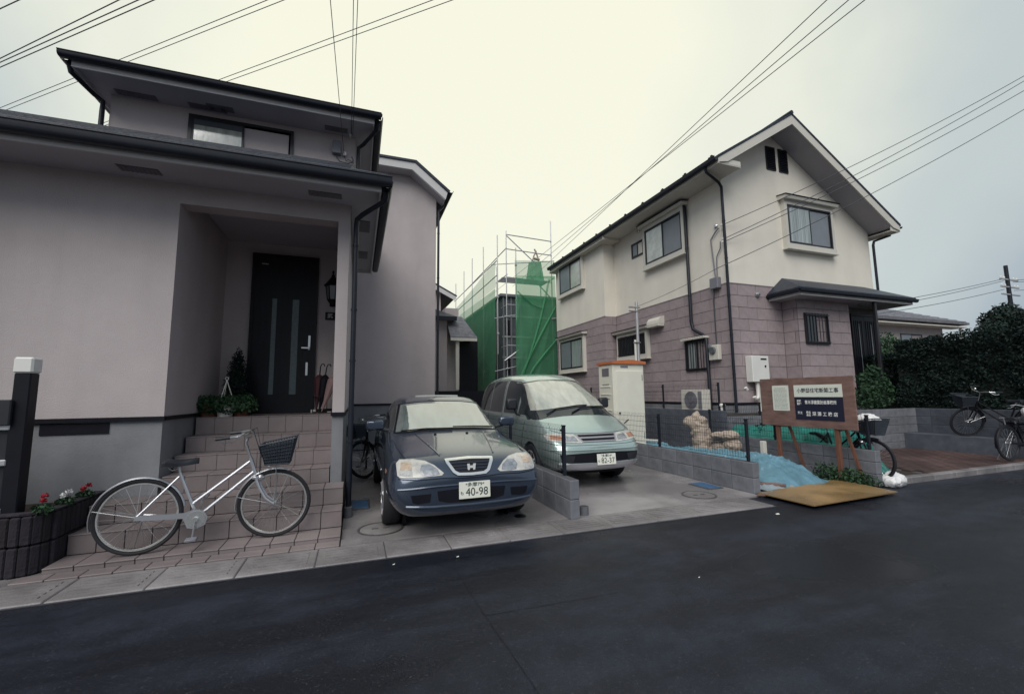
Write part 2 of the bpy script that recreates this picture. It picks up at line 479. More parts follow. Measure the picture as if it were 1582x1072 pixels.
def plane_xf(kind, ox, oy, oz):
    """local (u right, v up, n towards the viewer) -> world, for a wall facing -Y ('Y') or facing -X ('X')"""
    if kind == 'Y':
        return Matrix(((1, 0, 0, ox), (0, 0, -1, oy), (0, 1, 0, oz), (0, 0, 0, 1)))
    return Matrix(((0, 0, -1, ox), (-1, 0, 0, oy), (0, 1, 0, oz), (0, 0, 0, 1)))

def leaves(n, pts, size, seed=0, flat=0.0):
    """n small leaf faces (bent quads) placed at pts (callable rng -> (pos, normal-ish)); returns mesh arrays"""
    rng = np.random.default_rng(seed)
    P, N = pts(rng, n)
    n = len(P)
    d = rng.normal(size=(n, 3)); d /= np.linalg.norm(d, axis=1)[:, None]
    N = N + rng.normal(size=(n, 3)) * (0.8 - flat); N /= np.linalg.norm(N, axis=1)[:, None]
    a = np.cross(N, d); a /= np.linalg.norm(a, axis=1)[:, None] + 1e-9
    b = np.cross(N, a)
    s = size * rng.uniform(0.6, 1.35, n)[:, None]
    V = np.empty((n, 4, 3))
    V[:, 0] = P - a * s * .95; V[:, 1] = P + b * s * .48 + N * s * .12; V[:, 2] = P + a * s * .95; V[:, 3] = P - b * s * .48 + N * s * .12
    tint = rng.uniform(0.15, 1.0, n)
    return V.reshape(-1, 3), tint

def leaf_mesh(name, V, tint, m):
    n = len(tint)
    me = bpy.data.meshes.new(name)
    me.vertices.add(n * 4); me.vertices.foreach_set('co', V.astype(np.float32).ravel())
    me.loops.add(n * 4); me.loops.foreach_set('vertex_index', np.arange(n * 4, dtype=np.int32))
    me.polygons.add(n); me.polygons.foreach_set('loop_start', np.arange(0, n * 4, 4, dtype=np.int32))
    at = me.attributes.new('tint', 'FLOAT', 'FACE'); at.data.foreach_set('value', tint.astype(np.float32))
    me.update(calc_edges=True); me.validate()
    me.materials.append(m)
    return me

def ellipsoid_pts(blobs, shell=0.55):
    """blobs: (cx,cy,cz,rx,ry,rz)"""
    B = np.array(blobs, float)
    vol = B[:, 3] * B[:, 4] * B[:, 5]
    vol = (vol / vol.sum())
    def f(rng, n):
        k = rng.choice(len(B), n, p=vol)
        d = rng.normal(size=(n, 3)); d /= np.linalg.norm(d, axis=1)[:, None]
        r = rng.uniform(shell ** 3, 1, n) ** (1 / 3) * rng.uniform(0.86, 1.1, n)
        P = B[k, :3] + d * B[k, 3:] * r[:, None]
        return P, d
    return f

def blob_mesh(name, ells, m, voxel=0.03, amp=0.02, fscale=7.0, seed=0, fold=None):
    """a crumpled soft body: ellipsoids/boxes fused by voxel remesh, then roughened"""
    bm = bmesh.new()
    for e in ells:
        r = bmesh.ops.create_icosphere(bm, subdivisions=3, radius=1)
        for q in r['verts']:
            q.co = Vector((q.co.x * e[3] + e[0], q.co.y * e[4] + e[1], q.co.z * e[5] + e[2]))
    me = bpy.data.meshes.new(name); bm.to_mesh(me); bm.free()
    o = bpy.data.objects.new(name, me); COL.objects.link(o)
    md = o.modifiers.new('r', 'REMESH'); md.mode = 'VOXEL'; md.voxel_size = voxel
    bpy.context.view_layer.update()
    me2 = bpy.data.meshes.new_from_object(o.evaluated_get(bpy.context.evaluated_depsgraph_get()))
    bpy.data.objects.remove(o)
    off = Vector((seed * 3.1, seed * 1.7, 0))
    ns = [q.normal.copy() for q in me2.vertices]
    for q, nn in zip(me2.vertices, ns):
        t = abs(noise.noise(q.co * fscale + off)) - 0.25 + 0.5 * (abs(noise.noise(q.co * fscale * 2.3 + off)) - .25)
        q.co = q.co + nn * t * amp * 2
    me2.materials.clear(); me2.materials.append(m)
    me2.polygons.foreach_set('use_smooth', [True] * len(me2.polygons))
    return me2

# ================================================================== GROUND
def sheet(name, x0, x1, y0, y1, z, m, nx=1, ny=1, **kw):
    mb = MB(); mb.add([(x0, y0, z), (x1, y0, z), (x1, y1, z), (x0, y1, z)], [(0, 1, 2, 3)])
    return struct(name, mb, m, **kw)

M_GROUND = mat('bare_ground', (0.085, 0.075, 0.07), 0.95, var=0.3, vscale=1.5, bump=0.6, bscale=25)

def asphalt(name='wet_asphalt', k=0.56):
    m = bpy.data.materials.new(name); m.use_nodes = True
    n, l = m.node_tree.nodes, m.node_tree.links
    p = n['Principled BSDF']
    t = n.new('ShaderNodeTexCoord')
    def noise_(scale, detail, vec=None, rough=0.55):
        a = n.new('ShaderNodeTexNoise'); a.inputs['Scale'].default_value = scale; a.inputs['Detail'].default_value = detail
        a.inputs['Roughness'].default_value = rough
        l.new(vec or t.outputs['Object'], a.inputs['Vector']); return a.outputs['Fac']
    def mrange(s, a, b, c, d):
        r = n.new('ShaderNodeMapRange'); r.inputs[1].default_value = a; r.inputs[2].default_value = b
        r.inputs[3].default_value = c; r.inputs[4].default_value = d
        l.new(s, r.inputs[0]); return r.outputs[0]
    def math_(op, a, b):
        q = n.new('ShaderNodeMath'); q.operation = op
        for i, s in enumerate((a, b)):
            if isinstance(s, (int, float)): q.inputs[i].default_value = s
            else: l.new(s, q.inputs[i])
        return q.outputs[0]
    mp = n.new('ShaderNodeMapping'); mp.inputs['Scale'].default_value = (0.35, 1.5, 1); mp.inputs['Rotation'].default_value = (0, 0, R(-14))
    l.new(t.outputs['Object'], mp.inputs['Vector'])
    trail = mrange(noise_(1.0, 6, mp.outputs[0], 0.6), 0.44, 0.60, 0, 1)        # tyre-swept, drier trails
    pool = mrange(noise_(0.55, 5), 0.46, 0.62, 0, 1)
    agg = mrange(noise_(130, 3, None, 0.8), .36, .64, 0, 1.15)
    spk = mrange(noise_(70, 2), 0.62, 0.72, 0, 1)
    mx = n.new('ShaderNodeMix'); mx.data_type = 'RGBA'
    mx.inputs[6].default_value = (0.008 * k, 0.011 * k, 0.022 * k, 1); mx.inputs[7].default_value = (0.034 * k, 0.042 * k, 0.068 * k, 1)
    l.new(math_('MULTIPLY', math_('MULTIPLY', trail, mrange(noise_(3.5, 5), .38, .62, .45, 1.15)), math_('ADD', 0.35, math_('MULTIPLY', agg, 0.9))), mx.inputs[0])
    m2 = n.new('ShaderNodeMix'); m2.data_type = 'RGBA'; m2.inputs[7].default_value = (0.14, 0.145, 0.17, 1)
    l.new(mx.outputs[2], m2.inputs[6]); l.new(math_('MULTIPLY', spk, 0.22), m2.inputs[0])
    l.new(m2.outputs[2], p.inputs['Base Color'])
    rg = math_('ADD', math_('MULTIPLY', math_('SUBTRACT', 1.0, pool), 0.30), math_('ADD', 0.16, math_('MULTIPLY', trail, 0.16)))
    l.new(rg, p.inputs['Roughness'])
    p.inputs['Specular IOR Level'].default_value = 0.31
    b = n.new('ShaderNodeBump'); b.inputs['Strength'].default_value = 0.6; b.inputs['Distance'].default_value = 0.008
    l.new(noise_(75, 5, None, 0.75), b.inputs['Height'])
    b2 = n.new('ShaderNodeBump'); b2.inputs['Strength'].default_value = 0.25; b2.inputs['Distance'].default_value = 0.05
    l.new(noise_(2.2, 3), b2.inputs['Height']); l.new(b.outputs[0], b2.inputs['Normal']); l.new(b2.outputs[0], p.inputs['Normal'])
    return m
M_ASPH = asphalt()

M_SEAM = mat('bitumen_seam', (0.008, 0.009, 0.013), 0.75, var=0.3, vscale=20)

sheet('ground', -300, 400, -200, 500, -0.10, M_GROUND)
sheet('road', -80, 140, -9, 4.9, -0.02, M_ASPH)


def ribbon(name, pts, w, z, m):
    mb = MB(); vs = []
    rng = random.Random(len(pts) * 7 + int(pts[0][0] * 10))
    q = []
    for a, b in zip(pts[:-1], pts[1:]):
        for k in range(8):
            t = k / 8
            q.append(Vector((a[0] + (b[0] - a[0]) * t, a[1] + (b[1] - a[1]) * t)))
    q.append(Vector(pts[-1]))
    for i, p_ in enumerate(q):
        d = (q[min(i + 1, len(q) - 1)] - q[max(i - 1, 0)]).normalized(); nn = Vector((-d.y, d.x))
        ww = w * rng.uniform(0.5, 1.1); p2 = p_ + nn * rng.uniform(-.3, .3) * w
        vs += [(p2.x + nn.x * ww / 2, p2.y + nn.y * ww / 2, z), (p2.x - nn.x * ww / 2, p2.y - nn.y * ww / 2, z)]
    mb.add(vs, [(2 * i, 2 * i + 1, 2 * i + 3, 2 * i + 2) for i in range(len(q) - 1)])
    return struct(name, mb, m)
ribbon('road_seam', [(0.83, 4.25), (0.835, 3.515), (0.85, 2.973), (0.875, 2.478), (0.89, 2.05)], 0.006, -0.0155, M_SEAM)
ribbon('road_seam', [(0.85, 2.96), (1.42, 2.94), (1.87, 2.93)], 0.006, -0.0155, M_SEAM)


# driveway slab and drain kerb
dm = MB(); dm.box(-0.11, 5.40, 4.725, 12.6, -0.08, 0.0); struct('driveway', dm, M_CONC)
gutter = MB().box(-7, 5.12, 4.26, 4.72, -0.08, -0.012).build('kerb', M_MORTAR, kind='structure')
def kerb_mesh():
    mb = MB()
    mb.bbox(0, 0.594, 0, 0.455, -0.05, 0.0, 0.008)
    for i in range(5):                       # drain ribs cast into the top
        y = 0.085 + i * 0.068
        mb.box(0.07, 0.524, y, y + 0.034, 0.0, 0.006)
    return mb.mesh('kerb_block', M_KERB)
KM = kerb_mesh()
for i in range(20):
    x = -6.9 + 0.6 * i
    if x + .6 > 5.15: break
    piece('kerb_block', KM, gutter, (x, 4.263, random.uniform(-.003, .003)))

# covers set in the driveway
def manhole(x, y, r, label):
    t = thing('manhole_cover', label, 'manhole cover', (x, y, 0.0), 0, 'round drain inspection covers')
    MB().lathe([(r, 0.001), (r, 0.008), (r - .022, 0.008), (r - .022, 0.003)], (x, y, 0), 36).build('rim', M_IRON, t)
    mb = MB().lathe([(r - .026, 0.001), (r - .026, 0.006)], (x, y, 0), 36)
    mb.build('lid', M_KERB, t)
    for dx in (-.06, .06):
        MB().bbox(x + dx - .035, x + dx + .035, y - .014, y + .014, 0.006, 0.012, .003).build('lifting_slot', M_IRON, t)
manhole(0.29, 5.15, 0.245, 'round inspection cover in the concrete in front of the dark blue saloon')
manhole(4.63, 5.07, 0.235, 'round inspection cover near the open mouth of the right parking bay')
def meter_lid(x0, x1, y0, y1, rz, label):
    cx, cy = (x0 + x1) / 2, (y0 + y1) / 2
    t = thing('meter_box_lid', label, 'meter lid', (cx, cy, 0), 0, 'blue water meter lids')
    MB().bbox(x0, x1, y0, y1, 0.0, 0.012, .004).build('frame', M_IRON, t)
    MB().bbox(x0 + .02, x1 - .02, y0 + .02, y1 - .02, 0.006, 0.018, .004).build('lid', M_BLUEPL, t)
meter_lid(-0.035, 0.205, 6.1, 6.6, 0, 'blue water meter lid beside the foot of the black downpipe')
meter_lid(5.02, 5.30, 5.28, 5.72, 0, 'blue water meter lid at the foot of the right block wall')
t = MB().lathe([(0.055, 0), (0.055, 0.10), (0.045, 0.10), (0.045, 0.02)], (2.63, 4.80, 0), 16).build('pipe_stub', M_BLOCK, smooth=True)
t['label'] = 'short grey pipe stub standing beside the end of the middle block wall'; t['category'] = 'pipe'
t = MB().lathe([(0.07, 0.001), (0.07, 0.008), (0.03, 0.012)], (1.89, 5.03, 0), 18).build('floor_drain', M_BLACK)
t['label'] = 'small black floor drain in the concrete below the saloon bumper'; t['category'] = 'drain'
for i, (x, y, s) in enumerate([(4.826, 4.006, .03), (0.911, 4.071, .014), (0.345, 4.099, .012), (2.618, 2.918, .007)]):
    mb = MB().add([(x - s, y - s * .5, -.018), (x + s * .6, y - s * .7, -.016), (x + s, y + s * .4, -.012), (x - s * .4, y + s * .6, -.017)], [(0, 1, 2, 3)])
    o = mb.build('litter', M_PAPER)
    o['label'] = ['scrap of white paper on the road near the yellow board', 'white speck of litter on the road below the saloon number plate',
                  'tiny white scrap on the asphalt near the manhole end of the kerb', 'tiny pale fleck out in the middle of the road'][i]
    o['category'] = 'litter'; o['group'] = 'scraps on the road'

# ================================================================== HOUSE WITH THE PORCH (left)
H1 = thing('house', 'large mauve-grey house with a deep entrance porch and dark hipped roofs on the left', 'house', (-2.0, 5.84, 0))
SX0 = -11.0
w = MB()
w.box(SX0, -2.0, 5.84, 12.8, 1.25, 4.06)                  # left block
w.box(-2.0, -0.14, 5.84, 6.06, 3.72, 4.06)                # lintel over the porch
w.box(-0.28, -0.14, 5.84, 6.06, 1.25, 3.72)               # corner pillar
w.box(-0.28, -0.14, 6.06, 12.8, 1.25, 4.06)
w.box(-2.0, -0.28, 7.80, 8.0, 1.25, 4.06)                 # wall behind the porch
w.box(-2.0, -0.28, 8.0, 12.8, 1.25, 4.06)
w.build('wall', M_STUCCO, H1)
w = MB(); w.box(-3.55, -0.13, 7.6, 12.8, 4.3, 6.05); w.build('wall', M_STUCCO, H1)
w = MB(); w.box(-9, 2.17, 12.8, 19, 1.25, 7.15)           # rear wing, gable facing the road
w.prism([(2.17, 12.8, 7.15), (1.40, 12.8, 7.88), (-2.2, 12.8, 7.88), (-2.9, 12.8, 7.15)], (0, 6.0, 0))
w.build('wall', M_STUCCO, H1)
f = MB(); f.box(SX0, -2.015, 5.86, 12.8, 0, 1.22); f.box(-0.28, -0.15, 5.855, 12.8, 0.40, 1.22); f.box(-0.28, -0.15, 6.2, 12.8, 0, 0.4)
f.box(-0.15, 2.155, 12.82, 19, 0, 1.22)
f.build('foundation', M_FOUND, H1)
s = MB()
s.box(SX0, -1.99, 5.825, 5.86, 1.215, 1.26); s.box(-2.0, -1.985, 5.86, 7.80, 1.215, 1.26)
s.box(-0.295, -0.125, 5.825, 6.08, 1.215, 1.26); s.box(-0.139, -0.125, 6.08, 12.8, 1.215, 1.26)
s.box(-2.0, -1.66, 7.785, 7.80, 1.215, 1.26); s.box(-0.62, -0.28, 7.785, 7.80, 1.215, 1.26)
s.box(-0.13, 2.185, 12.785, 12.8, 1.20, 1.245)
s.build('base_strip', M_BLACK, H1)
vb = MB(); vb.box(-3.05, -2.48, 5.85, 5.862, 1.09, 1.205); vb.build('foundation_vent', M_BLACK, H1)
mb = MB().box(-1.98, -0.28, 6.06, 7.8, 3.96, 4.0); mb.build('porch_ceiling', M_SOFFIT, H1)
mb = MB(); mb.box(-1.98, -0.28, 6.06, 6.07, 3.72, 3.96); mb.build('porch_beam', M_STUCCO, H1)

# --- lower roof
def slab(mb, poly, t=0.05):
    return mb.prism(poly, (0, 0, -t))
rf = MB()
slab(rf, [(SX0, 5.13, 4.10), (0.28, 5.13, 4.10), (-0.13, 5.57, 4.34), (-0.13, 7.6, 5.45), (SX0, 7.6, 5.45)])
slab(rf, [(0.28, 5.13, 4.10), (0.28, 8.95, 4.10), (-0.13, 8.95, 4.34), (-0.13, 5.57, 4.34)])
slab(rf, [(SX0, 7.6, 5.45), (-3.55, 7.6, 5.45), (-3.55, 10.0, 4.25), (SX0, 10.0, 4.25)])
rf.build('roof', M_ROOF, H1)
for i in range(7):      # slate courses seen at a grazing angle
    y = 5.3 + i * 0.30
    z = 4.10 + (y - 5.13) * 0.5466
    mb = MB().prism([(SX0, y, z), (SX0, y + .31, z + .170), (SX0, y + .31, z + .176), (SX0, y, z + .016)], (-SX0 - 0.14 - max(0, .0), 0, 0))
    mb.build('roof_course', M_ROOF, H1)
so = MB(); so.box(SX0, 0.20, 5.22, 5.845, 3.955, 3.975); so.box(-0.135, 0.20, 5.845, 8.88, 3.955, 3.975)
so.build('soffit', M_SOFFIT, H1)
fa = MB(); fa.box(SX0, 0.22, 5.195, 5.22, 3.90, 4.06); fa.box(0.20, 0.22, 5.22, 8.9, 3.90, 4.06); fa.box(-0.13, 0.22, 8.88, 8.9, 3.90, 4.06)
fa.build('fascia', M_FASCIA, H1)

def gutter_run(parent, p0, p1, out, m=M_DARKMETAL, r=0.062, h=1.0):
    """half-round gutter; out = unit vector away from the wall"""
    p0, p1, out = Vector(p0), Vector(p1), Vector(out)
    prof = []
    for k in range(9):
        a = math.pi * k / 8
        prof.append((r * (1 - math.copysign(abs(math.cos(a)) ** .7, math.cos(a))), -h * r * math.sin(a) ** .6))
    prof = prof + [(q[0] * .9 + r * .1, q[1] * .88 + .004) for q in prof[::-1]]
    poly = [p0 + out * a + Vector((0, 0, b)) for a, b in prof]
    mb = MB()
    nn = len(prof); d = p1 - p0
    vs = [tuple(p) for p in poly] + [tuple(p + d) for p in poly]
    fs = [(i, (i + 1) % nn, nn + (i + 1) % nn, nn + i) for i in range(nn)]
    fs += [(i, nn - 1 - i, nn - 2 - i, i + 1) for i in range(nn // 2 - 1)]
    fs += [(nn + i, nn + i + 1, 2 * nn - 2 - i, 2 * nn - 1 - i) for i in range(nn // 2 - 1)]
    mb.add(vs, fs)
    # upper lip and roof-edge cover strip
    mb.tube([p0 + out * 2 * r, p1 + out * 2 * r], 0.009, 6)
    return mb.build('gutter', m, parent, smooth=True)
gutter_run(H1, (SX0, 5.19, 4.045), (0.335, 5.19, 4.045), (0, -1, 0), h=1.7)
gutter_run(H1, (0.225, 5.19, 4.045), (0.225, 8.92, 4.045), (1, 0, 0), h=1.7)
def vent(parent, x0, x1, y0, y1, z, n=9):
    mb = MB().box(x0, x1, y0, y1, z - .006, z)
    for i in range(n):
        x = x0 + (x1 - x0) * (i + .3) / n
        mb.box(x, x + (x1 - x0) / n * .45, y0 + .01, y1 - .01, z - .014, z - .006)
    mb.build('soffit_vent', M_VENT, parent)
for x in (-2.50, -0.62): vent(H1, x, x + .38, 5.53, 5.67, 3.955)
vent(H1, -0.05, 0.12, 6.3, 6.75, 3.955, 4); vent(H1, -0.05, 0.12, 7.7, 8.1, 3.955, 4)

# --- upper roof
so = MB(); so.box(-3.72, 0.14, 7.05, 7.605, 5.95, 5.97); so.box(-0.135, 0.14, 7.605, 13.3, 5.95, 5.97); so.box(-3.72, -3.54, 7.605, 13.3, 5.95, 5.97)
so.build('soffit', M_SOFFIT, H1)
fa = MB(); fa.box(-3.74, 0.16, 7.03, 7.05, 5.92, 6.08); fa.box(0.14, 0.16, 7.05, 13.3, 5.92, 6.08); fa.box(-3.74, -3.72, 7.05, 13.3, 5.92, 6.08)
fa.build('fascia', M_FASCIA, H1)
rf = MB()
rf.prism([(-3.81, 6.96, 6.085), (0.235, 6.96, 6.085), (-1.0, 10.1, 7.25), (-2.7, 10.1, 7.25)], (0, 0, -.045))
rf.prism([(0.235, 6.96, 6.085), (0.235, 13.3, 6.085), (-1.0, 10.1, 7.25)], (0, 0, -.045))
rf.prism([(-3.81, 6.96, 6.085), (-2.7, 10.1, 7.25), (-3.81, 13.3, 6.085)], (0, 0, -.045))
rf.prism([(-3.81, 13.3, 6.085), (-2.7, 10.1, 7.25), (-1.0, 10.1, 7.25), (0.235, 13.3, 6.085)], (0, 0, -.045))
rf.build('roof', M_ROOF, H1)
gutter_run(H1, (-3.84, 7.03, 6.055), (0.265, 7.03, 6.055), (0, -1, 0), h=1.15)
gutter_run(H1, (0.165, 7.03, 6.055), (0.165, 13.3, 6.055), (1, 0, 0), h=1.15)
gutter_run(H1, (-3.745, 7.03, 6.055), (-3.745, 13.3, 6.055), (-1, 0, 0), h=1.15)
for x in (-3.45, -2.55): vent(H1, x, x + .5, 7.42, 7.55, 5.95)
for x in (-2.3, -0.62): vent(H1, x, x + .36, 7.36, 7.5, 5.95)
GM = MB().bbox(-.035, .035, -.02, .02, -.02, .03, .006).bbox(-.012, .012, -.03, .05, -.05, .0, .004).mesh('snow_guard', M_BLACK)
for i in range(9): piece('snow_guard', GM, H1, (-3.1 + i * 0.42, 7.30, 6.27))
# upper window
def sash_window(parent, kind, o, u0, u1, v0, v1, panes=2, mats=None, frame=0.045, proud=0.03, bars=0, front_left=True):
    xf = plane_xf(kind, *o)
    fr = MB(xf)
    fr.box(u0, u1, v0, v0 + frame, -.05, proud); fr.box(u0, u1, v1 - frame, v1, -.05, proud)
    fr.box(u0, u0 + frame, v0 + frame, v1 - frame, -.05, proud); fr.box(u1 - frame, u1, v0 + frame, v1 - frame, -.05, proud)
    win = fr.build('window', M_FRAME, parent)
    a0, a1 = u0 + frame, u1 - frame; b0, b1 = v0 + frame, v1 - frame
    for i in range(panes):
        p0 = a0 + (a1 - a0) * i / panes; p1 = a0 + (a1 - a0) * (i + 1) / panes
        d = 0.012 if (i == 0) == front_left else -0.012
        s = .028
        if i: p0 -= .018
        else: p1 += .018
        sm = MB(xf)
        sm.box(p0, p1, b0, b0 + s, d - .014, d + .012); sm.box(p0, p1, b1 - s, b1, d - .014, d + .012)
        sm.box(p0, p0 + s, b0 + s, b1 - s, d - .014, d + .012); sm.box(p1 - s, p1, b0 + s, b1 - s, d - .014, d + .012)
        sm.build('sash', M_FRAME, win)
        MB(xf).box(p0 + s, p1 - s, b0 + s, b1 - s, d - .004, d + .003).build('pane', (mats or [M_GLASS, M_SCREEN])[i % 2], win)
    if bars:
        bm_ = MB(xf)
        n = int(round((a1 - a0) / bars))
        for i in range(n + 1):
            u = a0 + (a1 - a0) * i / n
            bm_.box(u - .007, u + .007, v0 + .01, v1 - .01, .055, .07)
        for v in (v0 + .05, v1 - .05, ): bm_.box(u0, u1, v - .012, v + .012, .052, .073)
        for u in (u0 + .01, u1 - .025): 
            for v in (v0 + .05, v1 - .05): bm_.box(u, u + .015, v - .01, v + .01, .0, .053)
        bm_.build('window_bars', M_FRAME, win)
    return win
sash_window(H1, 'Y', (0, 7.6, 0), -2.57, -1.10, 4.85, 5.86, mats=[M_SHADE, M_SCREEN])
MB().box(-2.51, -1.83, 7.578, 7.583, 5.70, 5.80).build('roller_shade', M_WIRE, H1)

# downpipes
def downpipe(parent, pts, r=0.032, name='downpipe', m=M_DARKMETAL, clips=()):
    p = MB().tube(pts, r, 10).build(name, m, parent, smooth=True)
    for (x, y, z) in clips:
        MB().lathe([(r + .007, z - .012), (r + .007, z + .012)], (x, y, 0), 12).build('pipe_clip', m, p)
    return p
downpipe(H1, [(0.28, 5.24, 3.93), (0.27, 5.30, 3.84), (0.02, 5.70, 3.80), (-0.055, 5.78, 3.75), (-0.06, 5.78, 3.66), (-0.06, 5.78, 0.05)],
         clips=[(-0.06, 5.78, z) for z in (0.9, 1.9, 2.55, 3.4)])
mb = MB().lathe([(0.05, 0), (0.05, 0.12), (0.036, 0.13)], (-0.06, 5.78, 0), 14); mb.build('pipe_socket', M_BLOCK, H1)
downpipe(H1, [(0.22, 7.10, 6.0), (0.21, 7.14, 5.9), (0.0, 7.5, 5.80), (-0.075, 7.56, 5.76), (-0.075, 7.56, 5.70), (-0.075, 7.56, 4.5)], clips=[(-0.075, 7.56, 5.2)])
downpipe(H1, [(-3.80, 7.10, 6.0), (-3.79, 7.14, 5.9), (-3.70, 7.5, 5.85), (-3.62, 7.56, 5.80), (-3.62, 7.56, 5.65), (-3.62, 7.56, 5.3)])
downpipe(H1, [(2.40, 12.86, 7.45), (2.38, 12.86, 7.3), (2.24, 12.80, 7.12), (2.24, 12.78, 7.0), (2.24, 12.78, 0.0)], r=.036, clips=[(2.24, 12.78, z) for z in (2, 3.4, 5, 6.4)])
# gable roof of the rear wing, clipped ridge
rg = MB()
rg.prism([(2.52, 12.35, 7.62), (1.50, 12.35, 8.42), (1.44, 12.35, 8.36), (2.48, 12.35, 7.55)], (0, 7.0, 0))
rg.prism([(1.50, 12.35, 8.42), (-2.3, 12.35, 8.42), (-2.3, 12.35, 8.35), (1.44, 12.35, 8.35)], (0, 7.0, 0))
rg.build('roof', M_ROOF, H1)
rg = MB()
rg.prism([(2.44, 12.38, 7.56), (1.45, 12.38, 8.345), (1.38, 12.38, 8.12), (2.38, 12.38, 7.34)], (0, .03, 0))
rg.prism([(1.45, 12.385, 8.345), (-2.2, 12.385, 8.345), (-2.2, 12.385, 8.12), (1.38, 12.385, 8.12)], (0, .03, 0))
rg.build('bargeboard', M_FASCIA, H1)
rg = MB()
rg.prism([(2.38, 12.41, 7.36), (1.38, 12.41, 8.14), (1.38, 12.41, 8.10), (2.36, 12.41, 7.32)], (0, .45, 0))
rg.prism([(1.38, 12.41, 8.14), (-2.2, 12.41, 8.14), (-2.2, 12.41, 8.10), (1.38, 12.41, 8.10)], (0, .45, 0))
w2 = rg.build('soffit', M_SOFFIT, H1)
MB().prism([(2.17, 12.81, 7.15), (2.17, 12.81, 7.5), (1.38, 12.81, 8.12), (-2.2, 12.81, 8.12), (-2.2, 12.81, 7.15)], (0, .2, 0)).build('wall', M_STUCCO, H1)
gutter_run(H1, (2.49, 12.36, 7.62), (2.49, 19, 7.62), (1, 0, 0))

# front door
D = MB()
D.box(-1.63, -1.585, 7.74, 7.80, 1.25, 3.78); D.box(-0.70, -0.655, 7.74, 7.80, 1.25, 3.78); D.box(-1.585, -0.70, 7.74, 7.80, 3.73, 3.78)
D.box(-1.585, -0.70, 7.735, 7.80, 1.20, 1.285)
dr = D.build('door', M_DOOR, H1)
L = MB()
for x0, x1 in ((-1.585, -1.325), (-1.255, -1.03), (-0.93, -0.70)): L.box(x0, x1, 7.755, 7.79, 1.285, 3.73)
for x0, x1 in ((-1.325, -1.255), (-1.03, -0.93)): L.box(x0, x1, 7.755, 7.79, 1.285, 1.50); L.box(x0, x1, 7.755, 7.79, 3.05, 3.73)
for x in (-1.50, -1.40, -1.18, -1.10, -0.86, -0.78): L.box(x, x + .006, 7.752, 7.756, 1.32, 3.68)
L.build('door_leaf', M_DOOR, dr)
for x0, x1 in ((-1.325, -1.255), (-1.03, -0.93)):
    MB().box(x0, x1, 7.768, 7.776, 1.50, 3.05).build('door_glass', mat('frosted_door_glass', (0.09, 0.125, 0.135), 0.35, var=0.2, vscale=30), dr)
h = MB(); h.bbox(-0.775, -0.735, 7.735, 7.756, 2.22, 2.46, .006); h.bbox(-0.87, -0.74, 7.70, 7.72, 2.235, 2.265, .006); h.box(-0.765, -0.745, 7.71, 7.74, 2.24, 2.262)
h.build('door_handle', M_STEEL, dr)
MB().bbox(-0.80, -0.76, 7.735, 7.756, 1.80, 2.02, .006).build('door_lock', M_STEEL, dr)
MB().bbox(-1.50, -1.40, 7.75, 7.757, 3.60, 3.62, .002).build('door_badge', M_STEEL, dr)

# porch steps ------------------------------------------------------------
ST = thing('porch_steps', 'flight of pinkish tiled steps rising to the porch door behind the silver bicycle', 'steps', (-1.2, 4.9, 0))
heights = [0.052, 0.23, 0.415, 0.60, 0.785, 0.975, 1.20]
ys = [4.89, 5.215, 5.51, 5.86, 6.18, 6.50, 6.82]
core = MB(); core2 = MB()
def step_x(k): return (-2.44 if k < 3 else -1.985, -0.115 if k < 3 else -0.29)
for k in range(7):
    x0, x1 = step_x(k)
    y1 = ys[k + 1] if k < 6 else 7.79
    (core if k < 3 else core2).box(x0 + .012, x1 - .012, ys[k] + .012, y1 + .02 if k < 6 else y1, -.05, heights[k] - .012)
core.build('step_core', M_GROUT, ST); core2.build('step_core', M_GROUT_LIGHT, ST)
zz = 0.0
for k in range(7):
    x0, x1 = step_x(k)
    y0, y1 = ys[k], (ys[k + 1] if k < 6 else 7.78)
    z0, z1 = (heights[k - 1] if k else 0.0), heights[k]
    n = max(1, round((x1 - x0) / 0.21)); wd = (x1 - x0) / n
    gp = .007 if k < 3 else .004
    rm = block_mesh(wd - gp, .012, z1 - z0 - .012, M_TILE, .003 if k < 3 else .0015)
    nr = 1 if k < 6 else 3
    tm = block_mesh(wd - gp, (y1 - y0) / nr - .006, .012, M_TILE, .004)
    for i in range(n):
        piece('tile', rm, ST, (x0 + wd * i + .0035, y0, z0 + .001))
        for j in range(nr):
            piece('tile', tm, ST, (x0 + wd * i + .0035, y0 + j * (y1 - y0) / nr - (.006 if j == 0 else 0), z1 - .012))
# tiled strip in front, flush with the pavement
n = 11; wd = (2.56 - .115) / n
tm = block_mesh(wd - .007, .152, .03, M_TILE, .004)
MB().box(-2.56, -.115, 4.725, 4.90, -.05, -.012).build('strip_bed', M_GROUT, ST)
for i in range(n): piece('tile', tm, ST, (-2.56 + wd * i, 4.73, -.022))
# pavement between the road kerb and the planter
sheet('pavement', -11, -2.44, 4.72, 5.86, -0.006, M_CONC)

